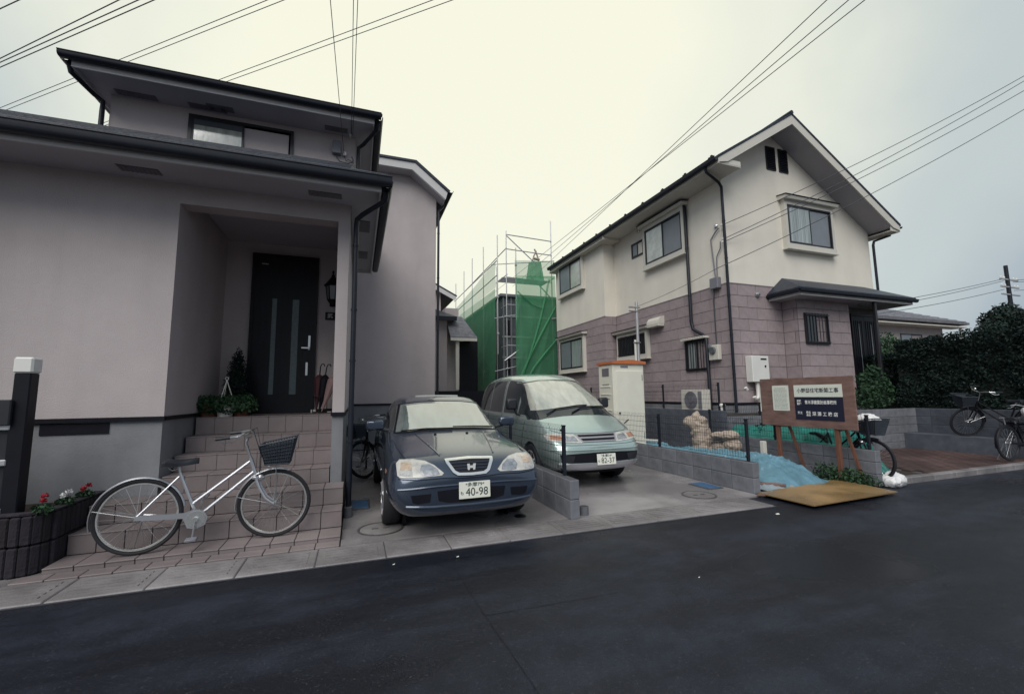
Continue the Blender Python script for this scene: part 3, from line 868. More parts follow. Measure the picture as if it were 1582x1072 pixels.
# planter wall -------------------------------------------------------------
PL = thing('planter', 'low planter of dark ribbed blocks curving round the gate post', 'planter', (-2.9, 5.0, 0))
MB().box(-7, -2.53, 4.98, 5.84, 0, .42).build('soil', M_SOIL, PL)
bm_ = block_mesh(.066, .10, .235, M_PLANTER, .010)
path = [(-7 + .072 * i, 4.90, 0) for i in range(61)]
a_ = [(-2.61, 4.90), (-2.545, 4.925), (-2.495, 4.975)]
for row in range(2):
    z = row * .245
    for (x, y, r) in path: piece('planter_block', bm_, PL, (x, y + random.uniform(-.012, .010), z))
    for (x, y), rr in zip(a_, (R(15), R(42), R(68))): piece('planter_block', bm_, PL, (x, y, z), (0, 0, rr))
    for i in range(11): piece('planter_block', bm_, PL, (-2.45, 5.05 + i * .072, z), (0, 0, R(90)))
cp = MB().bbox(-7, -2.62, 4.902, 5.0, .488, .506, .005).bbox(-2.55, -2.452, 5.06, 5.84, .488, .506, .005).prism([(-2.62, 4.902, .488), (-2.5, 4.955, .488), (-2.452, 5.06, .488), (-2.55, 5.06, .488), (-2.62, 5.0, .488)], (0, 0, .018))
cp.build('coping', M_PLANTER, PL)

def flower(x, y, z, petal, label, n=26, h=.10, spread=.09):
    t = thing('flowering_plant', label, 'flowers', (x, y, z), 0, 'bedding flowers along the planter')
    V, T = leaves(170, ellipsoid_pts([(x, y, z + .02, spread * .8, spread * .8, .05)]), .020, int(abs(x) * 100))
    inv = np.array([x, y, z])
    link('foliage', leaf_mesh('foliage', V - inv, T, M_LEAF), t)
    rng = random.Random(int(abs(x) * 1000))
    for q in range(2):
        cx, cy, cz = x + rng.uniform(-.6, .6) * spread, y + rng.uniform(-.5, .5) * spread, z + h + rng.uniform(-.02, .05)
        V, T = leaves(70, ellipsoid_pts([(cx, cy, cz, .024, .024, .02)], .3), .012, q + int(abs(x) * 77))
        link('flower_head', leaf_mesh('flower_head', V - inv, T, petal), t)
flower(-2.52, 4.99, .50, M_RED, 'red geranium at the corner of the planter beside the gate post')
flower(-2.50, 5.25, .50, M_WPETAL, 'white flowers in the planter between two red ones')
flower(-2.50, 5.56, .50, M_RED, 'red geranium just behind the bicycle rear wheel')

# gate post and gate -----------------------------------------------------------
GP = thing('gate_post', 'thick black gate post with a white cap at the left edge', 'gate post', (-2.66, 5.06, 0))
MB().bbox(-2.815, -2.70, 5.0, 5.115, 0, 1.69, .008).build('post', M_BLACK, GP)
MB().bbox(-2.825, -2.69, 4.99, 5.125, 1.69, 1.83, .014).build('cap', M_WHITE, GP)
MB().bbox(-2.90, -2.79, 4.96, 5.0, 1.24, 1.46, .008).build('latch_box', M_PLASTIC_BK, GP)
MB().lathe([(.03, 0), (.03, .012), (.022, .016)], (0, 0, 0), 18).build('lock_badge', M_BLUEPL, GP).matrix_basis = Matrix.Translation((-.09, -.062, 1.17)) @ Matrix.Rotation(R(90), 4, 'X')
G = thing('gate', 'sliding metal gate with pale rails entering from the left edge', 'gate', (-4.0, 5.02, 0))
for z in (1.40, 1.31, 1.20, .9, .5): MB().bbox(-6.5, -2.80, 4.99, 5.03, z, z + .05, .006).build('rail', M_GALV, G)
MB().bbox(-6.5, -2.80, 5.035, 5.05, .12, 1.46, .004).build('gate_panel', M_PLASTIC_BK, G)

# porch fittings ---------------------------------------------------------------
LN = thing('wall_lantern', 'black wrought iron lantern on the porch wall right of the door', 'lantern', (-0.42, 7.70, 3.0))
mb = MB()
mb.lathe([(.01, 3.56), (.02, 3.53), (.008, 3.50), (.03, 3.47), (.02, 3.45)], (-0.42, 7.66, 0), 10)
mb.lathe([(.03, 3.45), (.075, 3.38), (.135, 3.31), (.14, 3.29), (.10, 3.285)], (-0.42, 7.66, 0), 6)
mb.build('lantern_roof', M_BLACK, LN)
MB().lathe([(.105, 3.285), (.075, 3.06)], (-0.42, 7.66, 0), 6).build('lantern_glass', M_LAMPGLASS, LN)
mb = MB()
for k in range(6):
    a = math.pi / 3 * k
    mb.tube([(-0.42 + .108 * math.cos(a), 7.66 + .108 * math.sin(a), 3.29), (-0.42 + .078 * math.cos(a), 7.66 + .078 * math.sin(a), 3.05)], .008, 5)
mb.lathe([(.085, 3.06), (.06, 3.02), (.03, 2.98), (.012, 2.94)], (-0.42, 7.66, 0), 6)
mb.tube([(-0.42, 7.66, 3.0), (-0.42, 7.74, 2.99), (-0.42, 7.795, 3.05)], .012, 6)
mb.bbox(-0.47, -0.37, 7.775, 7.80, 2.97, 3.15, .005)
mb.build('lantern_frame', M_BLACK, LN)
NP = thing('name_plate', 'small black name plate with a white character under the porch lantern', 'name plate', (-0.42, 7.79, 2.8))
MB().bbox(-0.53, -0.31, 7.775, 7.80, 2.74, 2.87, .004).build('plate', M_BLACK, NP)
text('武', .085, M_TEXT_W, NP, Matrix.Translation((-.035, -.017, .005)) @ Matrix.Rotation(R(90), 4, 'X'))

UX = -0.53
U = thing('umbrella_stand', 'small wire rack for umbrellas in the porch right of the door', 'umbrella stand', (UX, 7.3, 1.2))
mb = MB(); mb.torus((UX, 7.32, 1.45), .10, .008, 'z', 20, 6); mb.torus((UX, 7.32, 1.22), .10, .008, 'z', 20, 6)
for k in range(4): mb.tube([(UX + .1 * math.cos(k * 1.57), 7.32 + .1 * math.sin(k * 1.57), 1.21), (UX + .1 * math.cos(k * 1.57), 7.32 + .1 * math.sin(k * 1.57), 1.46)], .006, 5)
mb.build('rack', M_BLACK, U)
for i, (dx, m_, tilt) in enumerate([(-.05, M_UMB, .06), (0.0, M_BLACK, .12), (.03, M_UMB2, .30)]):
    o = thing('folded_umbrella', ['folded maroon umbrella standing nearest the door', 'folded black umbrella in the middle of the porch rack', 'folded pinkish umbrella leaning towards the pillar'][i],
              'umbrella', (UX + dx, 7.30 - .03 * i, 1.22), 0, 'umbrellas by the door')
    Mx = Matrix.Rotation(tilt, 4, 'Y')
    mb = MB(Mx); mb.lathe([(.004, 0), (.012, .06), (.07, .42), (.08, .50), (.04, .56), (.012, .58)], n=9); mb.build('canopy', m_, o, world=False, smooth=True)
    mb = MB(Mx); mb.tube([(0, 0, .57), (0, 0, .70), (.015, 0, .74), (.045, 0, .745), (.06, 0, .71)], .009, 6); mb.build('handle', M_BLACK, o, world=False, smooth=True)

def pot(parent, x, y, z, r, h, m):
    MB().lathe([(r * .72, z), (r * .95, z + h * .8), (r, z + h * .8), (r, z + h), (r * .88, z + h), (r * .85, z + h * .85)], (x, y, 0), 18).build('pot', m, parent, smooth=True)
P = thing('potted_conifer', 'small cone-shaped conifer in a pot beside the front door', 'potted plant', (-1.66, 7.35, 1.2))
pot(P, -1.66, 7.35, 1.2, .15, .24, M_TERRA)
V, T = leaves(5200, ellipsoid_pts([(-1.66, 7.35, 1.72 - .12, .17, .17, .28), (-1.66, 7.35, 1.86, .12, .12, .26), (-1.66, 7.35, 2.02, .06, .06, .2)], .3), .016, 3)
link('foliage', leaf_mesh('foliage', V - np.array([-1.66, 7.35, 1.2]), T, M_HEDGE), P)
for i, (x, y, r, lab, mm) in enumerate([(-1.90, 7.02, .13, 'leafy plant in a terracotta pot at the left end of the landing', M_TERRA),
                                        (-1.70, 6.98, .12, 'hanging-basket plant in a white pot with wire hanger on the landing', M_WHITE),
                                        (-1.52, 7.05, .11, 'trailing green plant in a small pot nearest the door', M_TERRA)]):
    P = thing('potted_plant', lab, 'potted plant', (x, y, 1.2), 0, 'pot plants on the porch landing')
    pot(P, x, y, 1.2, r, .17, mm)
    V, T = leaves(1100, ellipsoid_pts([(x, y, 1.40, r * 1.8, r * 1.4, .10), (x + .05, y - .08, 1.33, r * 1.6, r, .10), (x - .06, y - .04, 1.36, r * 1.2, r, .12)]), .027, 10 + i)
    link('foliage', leaf_mesh('foliage', V - np.array([x, y, 1.2]), T, M_LEAF), P)
    if i == 1:
        mb = MB()
        for k in range(3):
            a = k * 2.1
            mb.tube([(x + .11 * math.cos(a), y + .11 * math.sin(a), 1.36), (x, y, 1.70)], .006, 5)
        mb.torus((x, y, 1.72), .02, .005, 'y', 12, 5)
        mb.build('hanger', M_WHITE, P)

# service boxes by the upper window
MB().bbox(-0.50, -0.36, 7.50, 7.60, 5.57, 5.80, .01).build('meter_box', M_GREYBOX, H1)
MB().bbox(-0.325, -0.275, 7.54, 7.60, 5.57, 5.64, .006).build('junction_box', M_WHITE, H1)
MB().tube([(-0.43, 7.55, 5.57), (-0.42, 7.55, 5.50), (-0.37, 7.55, 5.45), (-0.25, 7.56, 5.44), (-0.18, 7.56, 5.47), (-0.16, 7.57, 5.52), (-.19, 7.57, 5.58)], .008, 6).build('cable', M_WIRE, H1, smooth=True)
MB().tube([(-0.3, 7.57, 5.57), (-0.28, 7.57, 5.48), (-0.24, 7.57, 5.52), (-0.15, 7.57, 5.47)], .006, 6).build('cable', M_WIRE, H1, smooth=True)
mb = MB(); mb.bbox(-.235, -.205, 7.48, 7.6, 5.93, 5.96, .004); mb.lathe([(.018, 5.94), (.024, 5.97), (.012, 6.0)], (-.22, 7.5, 0), 10)
mb.build('insulator_bracket', M_WHITE, H1)

# ================================================================== HOUSE WITH THE GABLE (right)
HX, HY = 8.98, 8.38          # corner nearest the camera
FX = 8.50                    # face of the rear block, which stands further out
JY, EY = 13.5, 17.55          # where it steps out, and the far end
H2 = thing('house', 'two-storey gable house with cream upper walls over mauve stone panels on the right', 'house', (HX, HY, 0))
w = MB()
w.box(HX, 14.75, HY, EY, 4.27, 6.0)
w.box(FX, HX + .1, JY, EY, 4.272, 7.15)
w.prism([(HX, HY, 7.6), (10.93, HY, 8.93), (14.75, HY, 6.5), (14.75, HY, 6.0), (HX, HY, 6.0)], (0, EY - HY, 0))
w.build('wall', M_CREAM, H2)
w = MB()
w.box(HX + .012, 14.738, HY + .012, EY, 1.18, 4.27); w.box(FX + .012, HX + .1, JY + .012, EY, 1.18, 4.268)
w.box(10.84, 12.85, 7.962, HY + .1, 1.18, 3.95)
w.build('panel_backing', M_JOINT, H2)
MB().box(HX - .02, 14.77, HY - .02, EY, .9, 1.12).box(FX - .02, HX, JY - .02, EY, .9, 1.12).box(10.83, 12.86, 7.93, HY, .9, 1.12).build('foundation', M_FOUND, H2)
MB().box(HX - .03, 10.83, HY - .03, HY + .02, 1.12, 1.18).box(HX - .03, HX + .02, HY + .02, JY, 1.12, 1.18).box(FX - .03, FX + .02, JY - .03, EY, 1.12, 1.18) \
    .box(10.81, 12.87, 7.92, 7.98, 1.12, 1.18).build('base_strip', M_BLACK, H2)

def panels(kind, o, u0, u1, v0, v1, L=.64, Hh=.303, skip=()):
    """courses of stone-look panels in running bond"""
    xf = plane_xf(kind, *o)
    rows = max(1, round((v1 - v0) / Hh)); hh = (v1 - v0) / rows
    for r in range(rows):
        v = v0 + r * hh
        u = u0 - (L / 2 if r % 2 else 0)
        while u < u1 - .02:
            a, b = max(u, u0), min(u + L, u1)
            if b - a > .02:
                if not any(a >= s[0] and b <= s[1] and v >= s[2] and v + hh <= s[3] for s in skip):
                    me = block_mesh(b - a - .012, hh - .010, .014, M_STONE, .003)
                    ob = bpy.data.objects.new('stone_panel', me); COL.objects.link(ob); ob.parent = H2
                    M_ = xf @ Matrix.Translation((a + .004, v + .004, 0))
                    ob.matrix_basis = root_inv(H2) @ M_
            u += L
panels('X', (HX + .013, 0, 0), -JY, -HY, 1.18, 4.27)
panels('X', (FX + .013, 0, 0), -EY, -JY, 1.18, 4.27)
panels('Y', (0, JY + .013, 0), FX, HX, 1.18, 4.27)
panels('Y', (0, HY + .013, 0), HX, 10.84, 1.18, 4.27)
panels('Y', (0, HY + .013, 0), 12.85, 13.55, 1.18, 4.27)
panels('Y', (0, 7.963, 0), 10.84, 12.85, 1.18, 3.95)
panels('X', (10.853, 0, 0), -HY, -7.962, 1.18, 3.95)
# band line
MB().box(HX - .012, 14.76, HY - .012, HY + .01, 4.262, 4.285).box(HX - .012, HX + .01, HY + .01, JY, 4.262, 4.285).box(FX - .012, FX + .01, JY - .012, EY, 4.262, 4.285).build('band_trim', M_STONE, H2)

# windows: projecting box surround + hood + sashes
def box_window(kind, o, u0, u1, v0, v1, side=.10, depth=.13, hood=True, bars=0, mats=None, sill=.14):
    xf = plane_xf(kind, *o)
    b = MB(xf)
    b.box(u0 - side, u1 + side, v1, v1 + .12, 0, depth); b.box(u0 - side, u1 + side, v0 - sill, v0, 0, depth + .02)
    b.box(u0 - side, u0, v0, v1, 0, depth); b.box(u1, u1 + side, v0, v1, 0, depth)
    b.box(u0 - side - .03, u1 + side + .03, v0 - sill - .03, v0 - sill, 0, depth + .05)
    wb = b.build('window_surround', M_TRIM, H2)
    if hood:
        h = MB(xf); h.prism([(u0 - side - .10, v1 + .12, 0), (u0 - side - .10, v1 + .12, depth + .10), (u0 - side - .10, v1 + .20, depth + .13), (u0 - side - .10, v1 + .24, 0)], (u1 - u0 + 2 * side + .20, 0, 0))
        h.build('window_hood', M_TRIM, H2)
        h = MB(xf); h.prism([(u0 - side - .12, v1 + .201, depth + .14), (u0 - side - .12, v1 + .242, 0), (u0 - side - .12, v1 + .26, 0), (u0 - side - .12, v1 + .22, depth + .16)], (u1 - u0 + 2 * side + .24, 0, 0))
        h.build('hood_flashing', M_DARKMETAL, H2)
    o2 = (o[0] - (depth - .03 if kind == 'X' else 0), o[1] - (depth - .03 if kind == 'Y' else 0), o[2])
    return sash_window(H2, kind, o2, u0, u1, v0, v1, bars=bars, mats=mats)
XL = (HX, 0, 0); XF = (FX, 0, 0); YF = (0, HY, 0)
box_window('X', XL, -11.50, -9.80, 5.62, 6.79, mats=[M_SHADE, M_SCREEN])
sash_window(H2, 'X', XL, -12.38, -11.72, 6.12, 6.63, mats=[M_SCREEN, M_GLASS])
box_window('X', XF, -16.92, -15.0, 5.80, 6.98, mats=[M_SCREEN, M_SHADE], hood=False)
box_window('X', XF, -17.0, -15.05, 2.49, 3.70, mats=[M_SCREEN, M_GLASS_CURT])
box_window('X', XL, -13.25, -11.72, 2.74, 3.44, bars=.09, mats=[M_CARGLASS_D, M_CARGLASS_D])
sash_window(H2, 'X', XL, -10.01, -9.16, 2.06, 2.92, bars=.10, mats=[M_GLASS_CURT, M_GLASS_CURT], proud=.05)
hm = MB(plane_xf('X', *XL)); hm.box(-10.05, -9.12, 2.93, 2.97, 0, .16); hm.build('window_awning', M_TRIM, H2)
for i in range(10):
    mb = MB(plane_xf('X', *XL)); u = -10.04 + i * .092; mb.box(u, u + .05, 2.97, 2.99, .0, .17); mb.build('awning_rib', M_TRIM, H2)
box_window('Y', YF, 11.19, 12.95, 5.53, 6.67, mats=[M_GLASS_CURT, M_SCREEN])
sash_window(H2, 'Y', (0, 7.95, 0), 11.04, 11.92, 2.69, 3.51, bars=.11, mats=[M_CARGLASS_D, M_CARGLASS_D], proud=.05)
for x in (10.68, 11.16):           # gable louvres
    lv = MB().box(x, x + .35, HY - .03, HY + .01, 7.66, 8.35).build('gable_louvre', M_FRAME, H2)
    lb = MB()
    for i in range(12): lb.prism([(x + .025, HY - .03, 7.70 + i * .053), (x + .025, HY - .055, 7.70 + i * .053), (x + .025, HY - .03, 7.735 + i * .053)], (.30, 0, 0))
    lb.build('louvre_blades', M_DARKMETAL, lv)

# roof: gable towards the road, asymmetric eaves
GY0, GY1 = 7.70, EY + .12
rf = MB()
sl = (8.90 - 7.20) / (10.93 - 8.24)
rf.prism([(8.24, GY0, 7.28), (10.93, GY0, 8.98), (10.93, GY0, 8.92), (8.24, GY0, 7.21)], (0, GY1 - GY0, 0))
rf.prism([(10.93, GY0, 8.98), (15.12, GY0, 6.36), (15.12, GY0, 6.29), (10.93, GY0, 8.92)], (0, GY1 - GY0, 0))
rf.build('roof', M_ROOF, H2)
MB().tube([(10.93, GY0 - .01, 8.985), (10.93, GY1, 8.985)], .06, 8).build('ridge_cap', M_ROOF, H2)
bb = MB()
bb.prism([(8.26, GY0 + .015, 7.215), (10.93, GY0 + .015, 8.915), (10.93, GY0 + .015, 8.66), (8.55, GY0 + .015, 7.16), (8.26, GY0 + .015, 7.10)], (0, .03, 0))
bb.prism([(10.93, GY0 + .015, 8.915), (15.08, GY0 + .015, 6.30), (15.08, GY0 + .015, 6.16), (14.80, GY0 + .015, 6.22), (10.93, GY0 + .015, 8.66)], (0, .03, 0))
bb.build('bargeboard', M_TRIM, H2)
sf = MB()
sf.prism([(8.52, GY0 + .05, 7.20), (10.93, GY0 + .05, 8.72), (10.93, GY0 + .05, 8.69), (8.52, GY0 + .05, 7.17)], (0, HY - GY0, 0))
sf.prism([(10.93, GY0 + .05, 8.72), (14.82, GY0 + .05, 6.27), (14.82, GY0 + .05, 6.24), (10.93, GY0 + .05, 8.69)], (0, HY - GY0, 0))
sf.build('gable_soffit', M_SOFFIT, H2)
sf = MB()
sf.box(8.27, HX + .012, GY0 + .05, GY1, 7.08, 7.105); sf.build('soffit', M_TRIM, H2)
MB().box(14.74, 15.08, GY0 + .05, GY1, 6.13, 6.155).build('soffit', M_TRIM, H2)
fs = MB()
fs.box(8.245, 8.27, GY0 + .02, GY1, 7.07, 7.24); fs.box(8.20, 8.9, JY - .50, JY - .47, 6.98, 7.12); fs.box(8.20, 8.9, JY - .47, GY1, 6.985, 7.005)
fs.box(8.27, 8.99, GY0 + .045, HY, 7.107, 7.235)
fs.build('fascia', M_TRIM, H2)
MB().box(15.08, 15.10, GY0 + .02, GY1, 6.12, 6.31).box(14.72, 15.08, GY0 + .045, GY0 + .065, 6.125, 6.33).build('fascia', M_TRIM, H2)
gutter_run(H2, (8.245, GY0 + .02, 7.235), (8.245, GY1, 7.235), (-1, 0, 0), h=1.8)
gutter_run(H2, (15.10, GY0 + .02, 6.30), (15.10, EY + .4, 6.30), (1, 0, 0))
GM2 = MB().bbox(-.02, .03, -.03, .03, -.03, .07, .006).mesh('snow_guard', M_BLACK)
for i in range(11): piece('snow_guard', GM2, H2, (8.42, 8.1 + i * .95, 7.43)); piece('snow_guard', GM2, H2, (8.55, 8.3 + i * .95, 7.50))

# downpipes
downpipe(H2, [(8.20, 8.12, 7.16), (8.24, 8.12, 7.02), (8.80, 8.28, 6.92), (8.90, 8.30, 6.82), (8.91, 8.31, 6.5), (8.91, 8.31, .95)], r=.036,
         clips=[(8.91, 8.31, z) for z in (1.9, 2.9, 3.9, 4.9, 5.9)])
downpipe(H2, [(8.90, 9.70, 6.92), (8.90, 9.66, 6.85), (8.90, 9.66, 3.45), (8.90, 9.60, 3.22), (8.90, 9.25, 3.02), (8.90, 9.14, 2.88), (8.90, 9.12, .98)], r=.045,
         clips=[(8.90, 9.66, z) for z in (4.2, 5.6)])
downpipe(H2, [(15.16, 8.0, 6.24), (15.14, 8.02, 6.12), (14.84, 8.28, 6.0), (14.82, 8.30, 5.88), (14.82, 8.30, 4.3)], r=.036)
# wall fittings
MB(plane_xf('X', *XL)).bbox(-11.46, -10.88, 3.52, 3.60, .0, .24, .02).prism([(-11.46, 3.60, 0), (-11.46, 3.60, .24), (-11.46, 3.72, .22), (-11.46, 3.82, .14), (-11.46, 3.86, 0)], (.58, 0, 0)).build('vent_hood', M_TRIM, H2)
MB(plane_xf('X', *XL)).bbox(-9.05, -8.72, 2.30, 2.70, 0, .12, .012).build('meter_cabinet', M_TRIM, H2)
MB(plane_xf('X', *XL)).lathe([(.10, .12), (.10, .17), (.085, .18)], (-8.89, 2.56, 0), 16).build('meter_dial', M_GLASS, H2)
MB(plane_xf('X', *XL)).bbox(-9.02, -8.93, 2.62, 2.72, .10, .16, .01).build('meter_cap', M_GREYBOX, H2)
MB(plane_xf('X', *XL)).bbox(-8.86, -8.58, 4.18, 4.48, 0, .14, .015).build('junction_box', M_GREYBOX, H2)
downpipe(H2, [(8.93, 8.80, 4.2), (8.93, 8.80, 4.05), (8.93, 8.83, 3.9), (8.93, 8.83, 2.72)], r=.015, name='conduit', m=M_WIRE)
downpipe(H2, [(8.93, 8.72, 4.48), (8.93, 8.78, 5.3), (8.93, 8.80, 5.55), (8.93, 8.62, 5.72), (8.93, 8.50, 5.78)], r=.018, name='conduit', m=M_GREYBOX)
downpipe(H2, [(8.93, 8.66, 4.48), (8.93, 8.64, 5.02), (8.93, 8.56, 5.14), (8.93, 8.50, 5.22), (8.93, 8.48, 5.4)], r=.014, name='conduit', m=M_GREYBOX)
for z in (5.80, 5.42, 5.34): MB().lathe([(.012, -.02), (.03, -.01), (.03, .02), (.012, .03)], (8.88, 8.36, z), 10).build('insulator', M_WHITE, H2)
for (u, v, k) in ((-11.95, 6.98, 'X'), (-8.62, 5.88, 'X')):
    MB(plane_xf('X', *XL)).lathe([(.06, 0), (.06, .03), (.035, .06)], (u, v, 0), 12).build('round_vent', M_STEEL, H2)
MB(plane_xf('Y', *YF)).lathe([(.07, 0), (.07, .04), (.05, .08), (.02, .09)], (9.95, 4.02, 0), 14).build('round_vent', M_STEEL, H2)

# water heater on the front wall
WH = MB().bbox(9.37, 9.94, HY - .22, HY - .01, 1.70, 2.36, .012).build('water_heater', M_WHITE, H2)
MB().bbox(9.66, 9.86, HY - .226, HY - .218, 2.26, 2.30, .003).build('exhaust_slot', M_BLACK, WH)
MB().lathe([(.025, 0), (.025, .012)], (0, 0, 0), 12).build('window_port', M_BLACK, WH, world=False).matrix_basis = root_inv(H2) @ Matrix.Translation((9.80, HY - .228, 2.10)) @ Matrix.Rotation(R(90), 4, 'X')
MB().bbox(9.68, 9.90, HY - .12, HY - .01, .95, 1.70, .01).build('pipe_cover', M_PVC, WH)
MB().tube([(9.60, HY - .12, 1.70), (9.60, HY - .13, 1.42), (9.57, HY - .14, 1.30), (9.49, HY - .14, 1.28), (9.45, HY - .14, 1.33)], .045, 10).build('heater_pipe', M_PVC, WH, smooth=True)
MB().tube([(9.0, HY - .30, 1.56), (9.05, HY - .30, 1.50)], .04, 10).build('pipe_end', M_PVC, WH)

# entrance porch roof
PRZ = 4.0
PX0, PX1, PY = 10.38, 14.86, 7.50
pr = MB()
pr.prism([(PX0 - .06, PY - .06, PRZ + .05), (PX1 + .06, PY - .06, PRZ + .05), (PX1 - .55, HY, PRZ + .55), (PX0 + .55, HY, PRZ + .55)], (0, 0, -.05))
pr.prism([(PX0 - .06, PY - .06, PRZ + .05), (PX0 + .55, HY, PRZ + .55), (PX0 - .06, HY, PRZ + .05)], (0, 0, -.05))
pr.prism([(PX1 + .06, PY - .06, PRZ + .05), (PX1 + .06, HY, PRZ + .05), (PX1 - .55, HY, PRZ + .55)], (0, 0, -.05))
pr.build('porch_roof', M_ROOF, H2)
MB().box(PX0 + .02, PX1 - .02, PY + .02, HY, PRZ - .13, PRZ - .105).build('porch_soffit', M_SOFFIT, H2)
MB().box(PX0, PX1, PY, PY + .02, PRZ - .14, PRZ + .0).box(PX0, PX0 + .02, PY + .02, HY, PRZ - .14, PRZ).box(PX1 - .02, PX1, PY + .02, HY, PRZ - .14, PRZ).build('porch_fascia', M_FASCIA, H2)
gutter_run(H2, (PX0 - .1, PY, PRZ - .0), (PX1 + .1, PY, PRZ - .0), (0, -1, 0), h=1.6, r=.05); gutter_run(H2, (PX0, PY, PRZ), (PX0, HY, PRZ), (-1, 0, 0), h=1.6, r=.05)
MB().lathe([(.10, -.05), (.11, -.02), (.11, 0)], (13.3, 7.85, PRZ - .13), 16).build('porch_light', M_LAMPGLASS, H2)
MB().bbox(13.30, 13.38, 7.56, 7.64, 1.0, PRZ - .13, .01).build('porch_post', M_FRAME, H2)
dr2 = MB().box(13.55, 13.60, HY - .04, HY + .02, 1.02, 3.70).box(14.66, 14.71, HY - .04, HY + .02, 1.02, 3.70).box(13.60, 14.66, HY - .04, HY + .02, 3.64, 3.70).build('entrance_door', M_DOOR, H2)
for x0, x1 in ((13.60, 14.10), (14.11, 14.66)):
    lf = MB().box(x0, x1, HY - .025, HY + .01, 1.02, 3.63)
    for k in range(5): xx = x0 + .06 + k * (x1 - x0 - .1) / 5; lf.box(xx, xx + .03, HY - .036, HY - .024, 1.2, 3.5)
    lf.build('door_leaf', M_DOOR, dr2)
    MB().box((x0 + x1) / 2 - .03, (x0 + x1) / 2 + .03, HY - .034, HY - .02, 1.9, 3.4).build('door_glass', M_SCREEN, dr2)
MB().tube([(14.05, HY - .07, 1.75), (14.05, HY - .07, 2.15)], .014, 8).build('door_handle', M_STEEL, dr2)

# ================================================================== BLOCK WALLS, RAISED LOT, FENCES
def block_wall(name, label, p0, p1, z0, rows, m, thick=.12, L=.40, Hh=.20, cap=True, group=None):
    """wall of hollow blocks from p0 to p1 (axis aligned), first named corner at its base"""
    x0, y0 = p0; x1, y1 = p1
    t = thing(name, label, 'wall', (x0, y0, z0), 0, group)
    along_x = abs(x1 - x0) > abs(y1 - y0)
    ln = abs(x1 - x0) if along_x else abs(y1 - y0)
    sx = 1 if x1 >= x0 else -1; sy = 1 if y1 >= y0 else -1
    ins = .006
    if along_x: MB().box(x0 + ins * sx, x1 - ins * sx, y0 + ins, y0 + thick - ins, z0, z0 + rows * Hh - ins).build('mortar', M_MORTAR, t)
    else: MB().box(x0 + ins, x0 + thick - ins, y0 + ins * sy, y1 - ins * sy, z0, z0 + rows * Hh - ins).build('mortar', M_MORTAR, t)
    for r in range(rows):
        u = 0.0
        while u < ln - .02:
            q = min(L, ln - u)
            if along_x: piece('block', block_mesh(q - .007, thick, Hh - .007, m), t, (x0 + u if sx > 0 else x0 - u - q, y0, z0 + r * Hh))
            else: piece('block', block_mesh(thick, q - .007, Hh - .007, m), t, (x0, y0 + u if sy > 0 else y0 - u - q, z0 + r * Hh))
            u += L
    return t
block_wall('block_wall', 'low concrete block wall between the two parked cars', (2.38, 4.66), (2.38, 11.6), 0, 2, M_BLOCK, Hh=.225)
block_wall('block_wall', 'low concrete block wall on the right side of the minivan bay', (5.40, 4.82), (5.40, 11.2), 0, 2, M_BLOCK, Hh=.22)
block_wall('block_wall', 'low block wall behind the wooden sign, running back from the white sack', (7.50, 4.47), (7.50, 7.85), 0, 3, M_BLOCK, Hh=.18)
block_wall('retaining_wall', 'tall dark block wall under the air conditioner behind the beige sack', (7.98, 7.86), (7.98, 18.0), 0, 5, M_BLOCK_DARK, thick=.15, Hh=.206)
block_wall('retaining_wall', 'grey block wall below the water heater, left of the wooden sign', (8.13, 7.86), (9.2, 7.86), .2, 4, M_BLOCK, thick=.15, Hh=.172)
block_wall('retaining_wall', 'smooth grey garden wall at the back of the red brick forecourt', (9.2, 6.93), (13.35, 6.93), 0, 5, M_BLOCK, thick=.15, Hh=.20, L=1.4)
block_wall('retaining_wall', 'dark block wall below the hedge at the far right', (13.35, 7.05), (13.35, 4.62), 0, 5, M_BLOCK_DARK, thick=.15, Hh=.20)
lot = MB()
lot.box(8.14, 30, 8.02, 30, -.05, .93); lot.box(9.2, 13.35, 7.09, 8.02, -.05, .90); lot.box(13.51, 40, 4.9, 8.02, -.05, .85)
struct('raised_garden_ground', lot, M_GROUND)
sheet('passage_ground', 5.53, 7.49, 4.8, 10.5, 0.01, M_SOIL)
bed = MB(); bed.box(7.63, 9.19, 4.62, 7.85, -.05, .02); struct('planting_bed', bed, M_SOIL)
# red brick forecourt
sheet('forecourt', 9.2, 13.34, 4.62, 6.93, 0.02, M_MORTAR)
FC = thing('brick_paving', 'forecourt of red-brown brick pavers at the right', 'paving', (11.2, 5.8, 0))
bkm = block_mesh(.292, .142, .05, M_PAVER, .005)
nbk = 0
for j in range(15):
    for i in range(15):
        x = 9.22 + i * .30 - (.15 if j % 2 else 0); y = 4.66 + j * .15
        if x < 9.2 or x + .29 > 13.34 or y + .14 > 6.92: continue
        piece('brick', bkm, FC, (x, y, random.uniform(-.004, .004))); nbk += 1
kb = MB().box(7.7, 30, 4.50, 4.615, -.08, 0.03).build('kerb', M_MORTAR, kind='structure')
km2 = block_mesh(.592, .125, .13, M_KERB, .012)
for i in range(22): piece('kerb_block', km2, kb, (7.75 + .6 * i, 4.488, -.055 + random.uniform(-.003, .003)))

